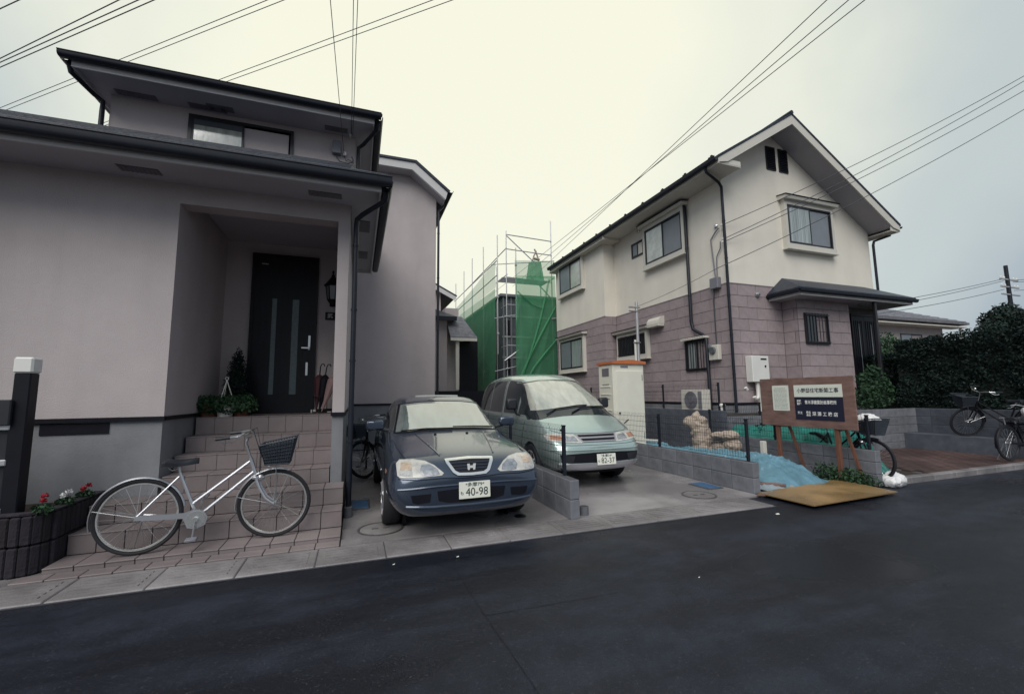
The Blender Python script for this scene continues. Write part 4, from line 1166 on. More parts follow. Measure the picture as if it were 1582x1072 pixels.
def fence(label, p0, p1, z0, h, nposts, pitch=.05, roll=True):
    x0, y0 = p0; x1, y1 = p1
    t = thing('mesh_fence', label, 'fence', (x0, y0, z0), 0, 'black wire mesh fences')
    d = Vector((x1 - x0, y1 - y0, 0)); ln = d.length; d.normalize()
    for i in range(nposts):
        p = Vector((x0, y0, z0)) + d * (ln * i / max(1, nposts - 1))
        po = MB().bbox(p.x - .02, p.x + .02, p.y - .02, p.y + .02, z0, z0 + h, .004).build('post', M_DARKMETAL, t)
        MB().bbox(p.x - .024, p.x + .024, p.y - .024, p.y + .024, z0 + h, z0 + h + .012, .004).build('post_cap', M_BLACK, po)
        cl = MB()
        for zz_ in (.07, h - .05): cl.bbox(p.x - .045, p.x + .012, p.y - .014, p.y + .014, z0 + zz_ - .014, z0 + zz_ + .014, .004)
        cl.build('clamp', M_DARKMETAL, po)
    mb = MB()
    n = int(ln / pitch)
    off = Vector((-.03 if abs(d.y) > .5 else 0, -.03 if abs(d.x) > .5 else 0, 0))
    for i in range(n + 1):
        p = Vector((x0, y0, z0)) + d * (ln * i / n) + off
        mb.tube([p + Vector((0, 0, .04)), p + Vector((0, 0, h - .03))], .0026, 3, cap=False)
        if roll: mb.tube([p + Vector((0, 0, h - .03)), p + off * .6 + Vector((0, 0, h)), p - off * .2 + Vector((0, 0, h + .02))], .0026, 3, cap=False)
    k = int(h / .12)
    for i in range(k + 1):
        z = z0 + .05 + (h - .1) * i / k
        a = Vector((x0, y0, z)) + off
        mb.tube([a, a + d * ln], .0030, 3, cap=False)
    mb.build('mesh_panel', M_DARKMETAL, t, kind='stuff')
    return t
fence('black wire mesh fence on the wall between the two cars', (2.47, 4.98), (2.47, 10.98), .45, .60, 4)
fence('black wire mesh fence in front of the blue tarp', (5.46, 4.94), (5.46, 10.9), .44, .60, 4)
fence('black wire mesh fence beside the air conditioner on the dark wall', (8.06, 8.0), (8.06, 15.88), 1.03, .64, 5)
fence('black wire mesh fence on the grey wall below the water heater', (8.10, 7.9), (9.2, 7.9), .89, .30, 2)
fence('black wire mesh fence along the low wall behind the wooden sign', (7.56, 4.58), (7.56, 7.8), .54, .52, 3)

# ================================================================== THINGS BEHIND
SM = thing('house', 'small cream house with a low hipped roof seen past the left house corner', 'house', (3.2, 20, 0))
MB().box(-1, 3.95, 20.0, 26, 0, 5.0).build('wall', M_STUCCO, SM)
MB().prism([(-1, 19.6, 5.05), (4.35, 19.6, 5.05), (3.3, 21.2, 5.75), (-1, 21.2, 5.75)], (0, 0, .07)).prism([(4.35, 19.6, 5.05), (4.35, 26, 5.05), (3.3, 24, 5.75), (3.3, 21.2, 5.75)], (0, 0, .07)).build('roof', M_ROOF, SM)
MB().box(-1, 4.3, 19.62, 20, 4.98, 5.04).box(3.95, 4.3, 20, 26, 4.98, 5.04).build('soffit', M_TRIM, SM)
MB().box(-1, 4.32, 19.55, 19.62, 4.92, 5.10).build('fascia', M_DARKMETAL, SM)
MB().box(-1, 4.0, 22.0, 26, 5.6, 7.0).build('wall', M_STUCCO, SM)
MB().prism([(4.75, 21.6, 6.55), (3.55, 21.6, 7.15), (-1, 21.6, 7.15), (-1, 21.6, 6.95), (3.45, 21.6, 6.95), (4.65, 21.6, 6.35)], (0, .05, 0)).build('bargeboard', M_FASCIA, SM)
MB().prism([(4.78, 21.58, 6.60), (3.57, 21.58, 7.22), (-1, 21.58, 7.22), (-1, 21.58, 7.16), (3.55, 21.58, 7.16), (4.76, 21.58, 6.54)], (0, 5, 0)).build('roof', M_ROOF, SM)
MB().box(3.95, 4.62, 20.55, 24, 0, 5.7).build('wall', M_STUCCO, SM)
CP = thing('carport', 'dark tiled porch roof on a single pale post between the houses', 'porch', (4.4, 19.5, 0))
MB().prism([(3.95, 19.2, 4.05), (5.2, 19.2, 4.05), (4.75, 20.4, 5.2), (3.95, 20.4, 5.2)], (0, 0, .07)).prism([(5.2, 19.2, 4.05), (5.2, 21.5, 4.05), (4.75, 20.4, 5.2)], (0, 0, .07)).build('roof', M_TILEROOF, CP)
MB().box(3.95, 5.18, 19.15, 19.22, 3.93, 4.06).build('fascia', M_TRIM, CP)
MB().bbox(4.22, 4.38, 19.3, 19.45, 1.7, 3.95, .01).build('post', M_TRIM, CP)
MB().box(3.9, 5.6, 20.6, 20.7, 0, 4.1).build('shade_sheet', M_DOOR, CP)  # near-black sheet put in for the shade under the roof
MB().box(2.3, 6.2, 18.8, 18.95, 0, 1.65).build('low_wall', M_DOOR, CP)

# building under construction
BC = thing('building_under_construction', 'unfinished grey building wrapped in scaffolding and green nets', 'building', (6.6, 19.4, 0))
MB().box(6.55, 12, 19.5, 27, 0, 6.2).build('sheathing', M_GREYBOARD, BC)
for z in (2.2, 3.2, 4.2, 5.2):
    MB().box(6.53, 9.0, 19.46, 19.5, z, z + .08).build('batten', M_GALV, BC)
for x in (6.55, 6.95, 7.45, 8.2): MB().box(x, x + .07, 19.44, 19.46, .5, 6.2).build('stud', M_GREYBOX, BC)
for z in (2.4, 4.3): MB().box(6.70, 6.92, 19.485, 19.497, z, z + .75).build('window_opening', M_BLACK, BC)
MB().box(6.4, 12.1, 19.35, 27.1, 6.2, 6.32).build('parapet', M_GREYBOX, BC)
MB().prism([(8.02, 19.6, 7.15), (8.85, 19.6, 7.15), (8.68, 19.6, 8.15), (8.20, 19.6, 8.2)], (0, .5, 0)).build('wrapped_stack', M_NET, BC)
MB().tube([(8.25, 19.7, 8.2), (8.35, 19.72, 8.5), (8.48, 19.72, 8.75)], .04, 6).tube([(8.6, 19.7, 8.2), (8.52, 19.72, 8.55), (8.38, 19.72, 8.85)], .04, 6).tube([(8.3, 19.7, 8.35), (8.64, 19.7, 8.3)], .07, 6).build('bundled_battens', M_BEIGE, BC)

SF = thing('scaffolding', 'steel pipe scaffolding standing round the unfinished building', 'scaffolding', (6.0, 18.6, 0))
def pole(p0, p1, r=.024): return MB().tube([p0, p1], r, 6).build('scaffold_pole', M_GALV, SF, smooth=True)
for (x, y, z0, z1) in [(6.02, 18.6, 3.3, 8.9), (6.44, 18.55, 0, 9.15), (7.05, 18.9, 5, 8.5), (8.74, 18.5, 0, 9.9), (8.95, 18.4, 0, 4.2),
                       (6.0, 20.9, 0, 9.1), (6.0, 23.2, 0, 9.2), (6.0, 25.2, 0, 9.0), (6.0, 27.5, 0, 8.8)]:
    pp = pole((x, y, z0), (x, y, z1))
    for z in (z0 + .9, z0 + 2.6): MB().bbox(x - .05, x + .05, y - .05, y + .05, z, z + .08, .01).build('coupler', M_GALV, pp)
for z in (8.95, 8.25, 6.9): pole((6.44, 18.5, z), (8.74, 18.46, z - .1))
for z in (8.2, 7.4): pole((6.02, 18.6, z - .4 if z < 8 else z - .5), (6.0, 28, z - .5))
pole((6.44, 18.5, 8.3), (6.0, 25, 7.7)); pole((6.1, 20, 7.9), (8.9, 18.5, 7.9)); pole((6.44, 18.5, 8.9), (8.0, 18.5, 7.6)); pole((7.6, 18.52, 7.1), (8.74, 18.52, 6.0))
for z in (2.5, 4.9): pole((5.8, 18.4, z), (6.9, 18.55, z + .25)); 
pole((6.3, 18.5, 3.0), (7.0, 18.5, 3.5)); pole((8.6, 18.3, 5.0), (9.2, 18.2, 5.1))
for z in (1.8, 3.7, 5.6): pole((6.46, 18.7, z), (6.46, 19.4, z)); pole((6.44, 18.5, z), (8.74, 18.46, z))

for yy in (19.35, 19.65, 19.95): MB().bbox(6.5, 8.95, yy, yy + .24, 7.09, 7.13, .005).build('scaffold_plank', M_GALV, SF)
for x in (6.5, 8.9): pole((x, 18.6, 7.06), (x, 20.3, 7.06)); pole((x, 20.2, 0), (x, 20.2, 7.9))

def net(label, p, q, z0, z1a, z1b, m, nu=60, nv=54, amp=.05, seed=1, slack=.0):
    """a hanging net between plan points p and q"""
    vs, fs = [], []
    P, Q = Vector((*p, 0)), Vector((*q, 0)); d = Q - P; nn = Vector((d.y, -d.x, 0)).normalized()
    for j in range(nv + 1):
        for i in range(nu + 1):
            u, v = i / nu, j / nv
            z = z0 + ((z1a + (z1b - z1a) * u) - z0) * v
            sway = noise.noise(Vector((u * 5 + seed * 7, v * 1.3, seed))) + .6 * noise.noise(Vector((u * 3 + v * 4 + seed, v * .7 - u * 2, seed * 2)))
            diag = 1.1 - 2.4 * abs(noise.noise(Vector((u * 2.6 - v * 2.0 + seed, u * .5 + v * .35, seed + 9)))) ** .6
            o = P + d * u + nn * (amp * (sway + diag) * (0.4 + .6 * math.sin(math.pi * min(1, v * 1.05))))
            vs.append((o.x, o.y, z))
    for j in range(nv):
        for i in range(nu):
            a = j * (nu + 1) + i
            fs.append((a, a + 1, a + nu + 2, a + nu + 1))
    c = MB(); c.add(vs, fs)
    ob = c.build('safety_net', m, smooth=True)
    ob['label'] = label; ob['category'] = 'net'; ob['group'] = 'green nets on the scaffolding'
    return ob
net('green safety net hanging on the front of the scaffolding beside the gable house', (6.80, 18.35), (8.86, 18.35), .6, 6.95, 7.1, M_NET, amp=.035)
net('sheer top strip of green net above the front scaffold net', (6.80, 18.37), (8.84, 18.37), 6.95, 7.70, 7.85, M_NET_THIN, nv=8, amp=.04, seed=2)
net('green safety net receding along the left flank of the scaffolding', (5.92, 28), (5.92, 18.62), .5, 6.4, 6.35, M_NET, amp=.035, seed=3)
net('pale sheer net above the receding flank of the scaffolding', (5.93, 27.5), (5.93, 18.6), 6.38, 7.0, 7.65, M_NET_THIN, nv=8, amp=.04, seed=4)

NF = [q for q in bpy.data.objects if q.name.startswith('safety_net')]
def net_fold(net_obj, pts, w, y):
    """a gathered pleat: a second thickness of net lying on the sheet"""
    mb = MB()
    vs = []
    for i, (x, z) in enumerate(pts):
        ww = w * (.5 + .5 * math.sin(math.pi * (i + .5) / len(pts)))
        vs += [(x - ww * .6, y, z), (x, y - .05, z + ww * .3), (x + ww * .6, y + .0, z + ww * .1)]
    fs = []
    for i in range(len(pts) - 1):
        for q in range(2): fs.append((i * 3 + q, i * 3 + q + 1, i * 3 + q + 4, i * 3 + q + 3))
    mb.add(vs, fs).build('net_fold', M_NET, net_obj, smooth=True)
FN = [q for q in NF if 'front of the scaffolding' in q['label']][0]
net_fold(FN, [(8.84, 5.6), (8.5, 5.0), (8.1, 4.3), (7.6, 3.4), (7.0, 2.2), (6.85, 1.9)], .16, 18.30)
net_fold(FN, [(8.5, 6.9), (8.3, 6.0), (8.05, 5.0), (7.7, 3.9), (7.35, 2.9), (7.0, 2.0)], .12, 18.30)
net_fold(FN, [(8.84, 4.0), (8.3, 3.4), (7.7, 2.7), (7.2, 1.9)], .18, 18.29)
net_fold(FN, [(6.9, 6.2), (7.6, 5.6), (8.2, 5.4)], .10, 18.31)

# far right: house behind the hedge, hedge, bush, utility pole
FH = thing('house', 'low house with a grey tiled roof behind the hedge at the far right', 'house', (29, 15, 0))
MB().box(24, 33.5, 15.6, 22, 0, 5.15).build('wall', M_STUCCO, FH)
MB().prism([(23, 14.8, 5.30), (34.6, 14.8, 5.30), (31.5, 18.5, 6.9), (23, 18.5, 6.9)], (0, 0, .12)).prism([(34.6, 14.8, 5.30), (34.6, 22, 5.30), (31.5, 18.5, 6.9)], (0, 0, .12)).build('roof', M_TILEROOF, FH)
for i in range(12):
    y = 14.85 + i * .3
    MB().prism([(23, y, 5.44 + (y - 14.8) * .432), (23, y + .05, 5.50 + (y - 14.8) * .432), (23, y + .10, 5.46 + (y - 14.8) * .432)], (11.5 - (y - 14.8) * .83, 0, 0)).build('roof_course', M_TILEROOF, FH)
MB().box(23, 34.4, 14.85, 15.6, 5.12, 5.18).build('soffit', M_TRIM, FH)
sash_window(FH, 'Y', (0, 15.6, 0), 29.4, 31.4, 3.2, 4.7, mats=[M_GLASS, M_GLASS]); sash_window(FH, 'Y', (0, 15.6, 0), 32.1, 33.0, 3.2, 4.7, mats=[M_GLASS, M_GLASS])
MB().bbox(34.1, 34.2, 15.0, 15.1, 4.2, 5.15, .01).build('post', M_TRIM, FH)

def hedge(name, label, cat, boxes, n, size, m, seed, core=True, kind=None):
    x, y = boxes[0][0], boxes[0][2]
    t = thing(name, label, cat, (x, y, .8))
    inv = np.array([x, y, .8])
    B = np.array(boxes, float)
    A = (B[:, 1] - B[:, 0]) * (B[:, 5] - B[:, 4]) + (B[:, 3] - B[:, 2]) * (B[:, 5] - B[:, 4]) + (B[:, 1] - B[:, 0]) * (B[:, 3] - B[:, 2])
    def f(rng, k):
        bi = rng.choice(len(B), k, p=A / A.sum())
        b = B[bi]; u = rng.uniform(0, 1, (k, 3))
        P = np.stack([b[:, 0] + (b[:, 1] - b[:, 0]) * u[:, 0], b[:, 2] + (b[:, 3] - b[:, 2]) * u[:, 1], b[:, 4] + (b[:, 5] - b[:, 4]) * u[:, 2]], 1)
        face = rng.choice(3, k, p=[.42, .33, .25])
        N = np.zeros((k, 3)); dep = rng.exponential(.07, k)
        i0 = face == 0; P[i0, 0] = b[i0, 0] + dep[i0]; N[i0, 0] = -1
        i1 = face == 1; P[i1, 1] = b[i1, 2] + dep[i1]; N[i1, 1] = -1
        i2 = face == 2; P[i2, 2] = b[i2, 5] - dep[i2]; N[i2, 2] = 1
        lump = np.array([noise.noise(Vector(p) * 1.6) + .5 * noise.noise(Vector(p) * 4.5) for p in P])
        P += N * (lump * .16)[:, None]
        return P, N
    V, T = leaves(n, f, size, seed)
    link('foliage', leaf_mesh('foliage', V - inv, T, m), t)
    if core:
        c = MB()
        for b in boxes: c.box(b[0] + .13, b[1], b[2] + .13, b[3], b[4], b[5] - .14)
        c.build('shade_core', mat('hedge_shadow_core', (0.010, 0.014, 0.010), 0.95, var=.4, vscale=6), t)  # solid dark blocks painted as the shade inside the foliage
    return t
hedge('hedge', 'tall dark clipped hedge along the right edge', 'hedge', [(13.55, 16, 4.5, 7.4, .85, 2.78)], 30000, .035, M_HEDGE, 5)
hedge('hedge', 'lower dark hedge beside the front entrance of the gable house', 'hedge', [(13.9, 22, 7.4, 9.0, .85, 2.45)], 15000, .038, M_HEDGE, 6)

def bush(label, blobs, n, size, m, seed, trunk, cat='tree', name='tree'):
    x, y, z = trunk
    t = thing(name, label, cat, (x, y, z))
    V, T = leaves(n, ellipsoid_pts(blobs, .35), size, seed)
    link('crown', leaf_mesh('crown', V - np.array([x, y, z]), T, m), t)
    mb = MB(); top = blobs[0]
    mb.tube([(x, y, z), (x + .05, y, (z + top[2]) / 2), (top[0], top[1], top[2])], [.10, .07, .03], 7)
    for b in blobs[1:]: mb.tube([(x + .03, y, (z + top[2]) / 2 - .1), ((x + b[0]) / 2, (y + b[1]) / 2, (z + b[2]) / 2 + .2), (b[0], b[1], b[2])], [.05, .035, .015], 6)
    mb.build('trunk', M_BARK, t, smooth=True)
    return t
bush('dark rounded tree rising above the right end of the hedge', [(21.9, 8.4, 3.8, .75, .7, .6), (21.1, 8.4, 3.45, .5, .5, .4), (22.7, 8.5, 3.5, .8, .7, .7), (22.0, 8.4, 4.25, .4, .4, .3)], 9000, .06, M_HEDGE, 11, (21.7, 8.6, .8))
bush('light green leafy shrub in front of the low tiled house', [(20.6, 12.4, 3.2, 1.5, .9, .7), (22.0, 12.6, 3.4, 1.2, .9, .7), (19.2, 12.2, 2.9, 1.0, .8, .7), (21.2, 12.5, 2.6, 2.2, 1, .8)], 8000, .075, M_LEAF2, 12, (20.8, 12.6, .8), cat='shrub', name='shrub')
UP = thing('utility_pole', 'distant utility pole with crossarms above the far right hedge', 'utility pole', (32, 12, 0))
MB().tube([(32, 12, 0), (32, 12, 7.9)], [.12, .085], 10).build('pole', M_DARKMETAL, UP, smooth=True)
for z in (7.1, 6.7, 6.3): MB().bbox(31.2, 32.9, 11.93, 12.0, z, z + .07, .01).build('crossarm', M_GALV, UP)
for z in (7.17, 6.77):
    for x in (31.3, 31.6, 32.5, 32.8): MB().lathe([(.03, z), (.045, z + .05), (.025, z + .10)], (x, 11.96, 0), 8).build('insulator', M_WHITE, UP)

EP = thing('shrub', 'leafy green shrub before the dark entrance door of the gable house', 'shrub', (12.25, 7.3, .9))
V, T = leaves(1500, ellipsoid_pts([(12.3, 7.25, 1.65, .5, .3, .35), (12.0, 7.2, 1.25, .4, .3, .35), (12.7, 7.3, 1.4, .4, .3, .4), (12.3, 7.2, 1.95, .25, .2, .2)], .2), .05, 21)
link('foliage', leaf_mesh('foliage', V - np.array([12.25, 7.3, .9]), T, M_LEAF), EP)
MB().tube([(12.25, 7.3, .9), (12.27, 7.28, 1.5)], .02, 6).build('stem', M_BARK, EP)
WD = thing('shrub', 'low weedy green plant at the foot of the block wall behind the yellow board', 'shrub', (7.3, 4.9, 0))
V, T = leaves(1300, ellipsoid_pts([(7.30, 4.72, .10, .14, .35, .16), (7.22, 5.0, .12, .16, .3, .18), (7.36, 4.5, .07, .08, .2, .10)], .2), .028, 22)
link('foliage', leaf_mesh('foliage', V - np.array([7.3, 4.9, 0]), T, M_LEAF), WD)
MB().tube([(7.3, 4.9, 0), (7.28, 4.9, .15)], .008, 5).build('stem', M_BARK, WD)
for i,(x,y) in enumerate([(8.2, 6.9), (8.5, 5.4)]):
    t = thing('shrub', ['dark shrub in the bed behind the wooden sign', 'small shrub in the bed near the plastic bags'][i], 'shrub', (x, y, .3))
    V, T = leaves(900, ellipsoid_pts([(x, y, .55, .3, .3, .25)], .2), .03, 30 + i)
    link('foliage', leaf_mesh('foliage', V - np.array([x, y, .3]), T, M_HEDGE), t)
    MB().tube([(x, y, .02), (x, y, .55)], .012, 5).build('stem', M_BARK, t)

# ================================================================== CARS
def loft(stations, name, sub=2):
    """stations: (y, [(x, z) from bottom centre outwards and up to top centre]) for the right half; mirrored, closed and subdivided"""
    n = len(stations[0][1])
    bm = bmesh.new(); rings = []
    for y, prof in stations:
        right = [bm.verts.new((x, y, z)) for x, z in prof]
        left = [right[0]] + [bm.verts.new((-x, y, z)) for x, z in prof[1:-1]] + [right[-1]]
        rings.append((right, left))
    for (r0, l0), (r1, l1) in zip(rings[:-1], rings[1:]):
        for i in range(n - 1):
            bm.faces.new((r0[i], r0[i + 1], r1[i + 1], r1[i]))
            bm.faces.new((l0[i + 1], l0[i], l1[i], l1[i + 1]))
    for k, (r, l) in ((0, rings[0]), (1, rings[-1])):
        for i in range(n - 1):
            if i == 0: q = (r[0], l[1], r[1])
            elif i == n - 2: q = (r[i], l[i], r[i + 1])
            else: q = (r[i], l[i], l[i + 1], r[i + 1])
            bm.faces.new(q if k == 0 else q[::-1])
    bmesh.ops.recalc_face_normals(bm, faces=bm.faces[:])
    me = bpy.data.meshes.new(name); bm.to_mesh(me); bm.free()
    o = bpy.data.objects.new(name, me); COL.objects.link(o)
    md = o.modifiers.new('s', 'SUBSURF'); md.levels = sub; md.render_levels = sub
    return o

def bake(o):
    bpy.context.view_layer.update()
    me = bpy.data.meshes.new_from_object(o.evaluated_get(bpy.context.evaluated_depsgraph_get()))
    bpy.data.objects.remove(o)
    return me

def cut_wheels(o, axles, hw, r):
    for y, z in axles:
        for s in (-1, 1):
            c = MB().lathe([(r, 0), (r, .5)], (0, 0, 0), 40, 'x').mesh('c', None)
            c.transform(Matrix.Translation((s * (hw - .22) - (.5 if s < 0 else 0), y, z)))
            co = bpy.data.objects.new('cut', c); COL.objects.link(co)
            md = o.modifiers.new('b', 'BOOLEAN'); md.operation = 'DIFFERENCE'; md.object = co; md.solver = 'EXACT'
    me = bake(o)
    for c in [q for q in bpy.data.objects if q.name.startswith('cut')]: bpy.data.objects.remove(c)
    return me

class Shell:
    """body surface of one car: pieces are laid onto it by casting along an axis"""
    def __init__(self, me):
        self.bvh = BVHTree.FromPolygons([q.co.copy() for q in me.vertices], [tuple(p.vertices) for p in me.polygons])
    def hit(self, a, b, d):
        if d == 'front': o, v = Vector((a, -2, b)), Vector((0, 1, 0))
        elif d == 'left': o, v = Vector((-3, a, b)), Vector((1, 0, 0))
        elif d == 'right': o, v = Vector((3, a, b)), Vector((-1, 0, 0))
        else: o, v = Vector((a, b, 4)), Vector((0, 0, -1))
        h = self.bvh.ray_cast(o, v)
        if h[0] is None: return None
        return h[0], v, h[1]
    def patch(self, name, poly, d, m, parent, out=.004, thick=.012, cuts=3, smooth=True):
        bm = bmesh.new()
        vs = [bm.verts.new((a, b, 0)) for a, b in poly]
        bm.faces.new(vs)
        bmesh.ops.triangulate(bm, faces=bm.faces[:])
        for _ in range(cuts):
            bmesh.ops.subdivide_edges(bm, edges=[e for e in bm.edges if e.calc_length() > .03], cuts=1, use_grid_fill=True)
            bmesh.ops.triangulate(bm, faces=bm.faces[:])
        last = None
        for q in bm.verts:
            h = self.hit(q.co.x, q.co.y, d)
            q.tag = h is not None
            if h: q.co = h[0] + h[2] * out
        bad = [q for q in bm.verts if not q.tag]
        if bad: bmesh.ops.delete(bm, geom=bad, context='VERTS')
        # rim towards the body
        v = {'front': Vector((0, 1, 0)), 'left': Vector((1, 0, 0)), 'right': Vector((-1, 0, 0)), 'top': Vector((0, 0, -1))}[d]
        be = [e for e in bm.edges if len(e.link_faces) == 1]
        g = bmesh.ops.extrude_edge_only(bm, edges=be)
        for q in [q for q in g['geom'] if isinstance(q, bmesh.types.BMVert)]: q.co += v * (thick + out)
        bmesh.ops.recalc_face_normals(bm, faces=bm.faces[:])
        me = bpy.data.meshes.new(name); bm.to_mesh(me); bm.free()
        me.materials.append(m)
        if smooth:
            me.polygons.foreach_set('use_smooth', [True] * len(me.polygons)); me.set_sharp_from_angle(angle=R(40))
        return link(name, me, parent)
    def seam(self, name, pts, d, m, parent, r=.004, step=.04, lift=.0):
        q = []
        for (a0, b0), (a1, b1) in zip(pts[:-1], pts[1:]):
            k = max(1, int(math.hypot(a1 - a0, b1 - b0) / step))
            for i in range(k): q.append((a0 + (a1 - a0) * i / k, b0 + (b1 - b0) * i / k))
        q.append(pts[-1])
        P = [self.hit(a, b, d) for a, b in q]
        P = [h[0] + h[2] * lift for h in P if h]
        if len(P) < 2: return None
        return MB().tube(P, r, 6).build(name, m, parent, world=False, smooth=True)

def mirror(poly): return [(-a, b) for a, b in poly][::-1]

def wheel(parent, x, y, z, r, wd, side, name='wheel'):
    t = MB(Matrix.Translation((x, y, z)))
    s = side
    t.lathe([(r - .10, -wd / 2), (r - .02, -wd / 2), (r, -wd / 2 + .03), (r, wd / 2 - .03), (r - .02, wd / 2), (r - .10, wd / 2)], n=36, axis='x')
    ty = t.build(name, M_RUBBER, parent, world=False, smooth=True)
    rm = MB(Matrix.Translation((x, y, z)))
    rm.lathe([(r - .105, s * (wd / 2 - .06)), (r - .10, s * (wd / 2 + .002)), (r - .12, s * (wd / 2 + .006)), (r - .13, s * (wd / 2 - .03))], n=32, axis='x')
    rm.lathe([(.06, s * (wd / 2 - .04)), (.06, s * (wd / 2 - .005)), (.03, s * (wd / 2 + .002))], n=16, axis='x')
    for k in range(7):
        a = 2 * math.pi * k / 7
        rm.tube([(s * (wd / 2 - .02), .05 * math.cos(a), .05 * math.sin(a)), (s * (wd / 2 - .012), (r - .115) * math.cos(a), (r - .115) * math.sin(a))], [.022, .03], 6)
    rm.build('rim', M_SILVER, ty, world=False, smooth=True)
    MB(Matrix.Translation((x, y, z))).lathe([(r - .12, s * (wd / 2 - .07)), (r - .12, s * (wd / 2 - .06))], n=24, axis='x').build('brake', M_BLACK, ty, world=False)
    return ty

def plate(parent, x, y, z, top, kana, num, tilt=0.0):
    M = Matrix.Translation((x, y, z)) @ Matrix.Rotation(tilt, 4, 'X')
    p = MB(M).bbox(-.165, .165, -.004, .004, -.0825, .0825, .003).build('number_plate', M_PLATE, parent, world=False)
    T = M @ Matrix.Translation((0, -.0055, 0)) @ Matrix.Rotation(R(90), 4, 'X')
    text(top, .045, M_GREENINK, p, T @ Matrix.Translation((0, .052, 0)), width=.155)
    text(kana, .04, M_GREENINK, p, T @ Matrix.Translation((-.135, -.028, 0)), width=.032)
    text(num, .112, M_GREENINK, p, T @ Matrix.Translation((.022, -.022, 0)), width=.235)
    for sx in (-.09, .09):
        MB(M).lathe([(.008, -.009), (.008, 0)], (sx, 0, .062), 10, 'y').build('plate_bolt', M_STEEL, p, world=False)
    return p

def mirror_unit(parent, pts, arm, m):
    mb = MB(); 
    o = MB().bbox(*pts, .03)
    ob = o.build('door_mirror', m, parent, world=False, smooth=True)
    md_me = ob.data
    bm = bmesh.new(); bm.from_mesh(md_me); bmesh.ops.subdivide_edges(bm, edges=bm.edges[:], cuts=1, use_grid_fill=True); bmesh.ops.smooth_vert(bm, verts=bm.verts[:], factor=.4, use_axis_x=True, use_axis_y=True, use_axis_z=True); bm.to_mesh(md_me); bm.free()
    MB().tube(arm, .022, 8).build('mirror_arm', M_PLASTIC_BK, ob, world=False, smooth=True)
    return ob

# ------------------------------------------------------------------ saloon
CAR1 = thing('saloon_car', 'dark slate-blue saloon car parked nose-out beside the porch downpipe', 'car', (1.15, 4.46, 0))
def prof(zb, wb, zm, wm, zs, ws, top):
    """bottom -> sill -> widest -> shoulder -> four upper points"""
    a, b, c = top
    top = [a, b, (b[0] * .6, b[1] + .72 * (c[1] - b[1])), c]
    return [(0, zb), (wb * .8, zb), (wb, zb + .05), (wm, zm), (wm * .995, (zm + zs) / 2), (ws, zs)] + top
S1 = [
    (0.00, prof(.29, .50, .40, .63, .57, .58, [(.46, .60), (.26, .612), (0, .615)])),
    (0.05, prof(.25, .63, .42, .755, .63, .685, [(.54, .668), (.30, .682), (0, .686)])),
    (0.14, prof(.215, .71, .43, .815, .735, .75, [(.59, .765), (.33, .782), (0, .786)])),
    (0.30, prof(.20, .75, .44, .84, .805, .785, [(.61, .822), (.34, .834), (0, .838)])),
    (0.60, prof(.19, .77, .46, .846, .852, .79, [(.62, .877), (.35, .889), (0, .893)])),
    (1.00, prof(.18, .79, .47, .848, .888, .795, [(.64, .932), (.36, .95), (0, .957)])),
    (1.22, prof(.18, .79, .48, .848, .905, .79, [(.70, .955), (.42, .985), (0, .995)])),
    (1.34, prof(.18, .79, .48, .848, .915, .785, [(.715, .985), (.60, 1.06), (0, 1.09)])),
    (1.95, prof(.18, .79, .48, .848, .935, .785, [(.70, 1.06), (.62, 1.375), (0, 1.405)])),
    (2.15, prof(.18, .79, .48, .848, .935, .785, [(.70, 1.08), (.615, 1.42), (0, 1.445)])),
    (2.70, prof(.18, .79, .48, .848, .94, .785, [(.70, 1.09), (.605, 1.435), (0, 1.46)])),
    (3.20, prof(.18, .79, .48, .848, .945, .785, [(.69, 1.08), (.595, 1.40), (0, 1.428)])),
    (3.75, prof(.19, .78, .49, .84, .955, .775, [(.66, 1.00), (.52, 1.09), (0, 1.13)])),
    (3.95, prof(.20, .77, .50, .83, .955, .76, [(.60, .985), (.40, .995), (0, 1.00)])),
    (4.28, prof(.22, .74, .52, .79, .93, .72, [(.55, .96), (.35, .965), (0, .97)])),
    (4.38, prof(.28, .68, .52, .72, .80, .66, [(.50, .82), (.30, .83), (0, .83)])),
]
AX1 = [(.88, .30), (3.45, .30)]
o = loft(S1, 'body')
me = cut_wheels(o, AX1, .845, .345)
me.materials.append(M_NAVY); me.polygons.foreach_set('use_smooth', [True] * len(me.polygons)); me.set_sharp_from_angle(angle=R(45))
sh = Shell(me)
body = link('body', me, CAR1)
for y, z in AX1:
    for s in (-1, 1): wheel(CAR1, s * .745, y, z, .30, .185, s)
MB().box(-.58, .58, .5, 4.0, .14, .22).build('underbody', M_BLACK, CAR1, world=False)
for s in (-1, 1):
    for y, z in AX1: MB().lathe([(.345, s * .60), (.345, s * .63)], (0, y, z), 28, 'x').build('wheel_liner', M_BLACK, CAR1, world=False)
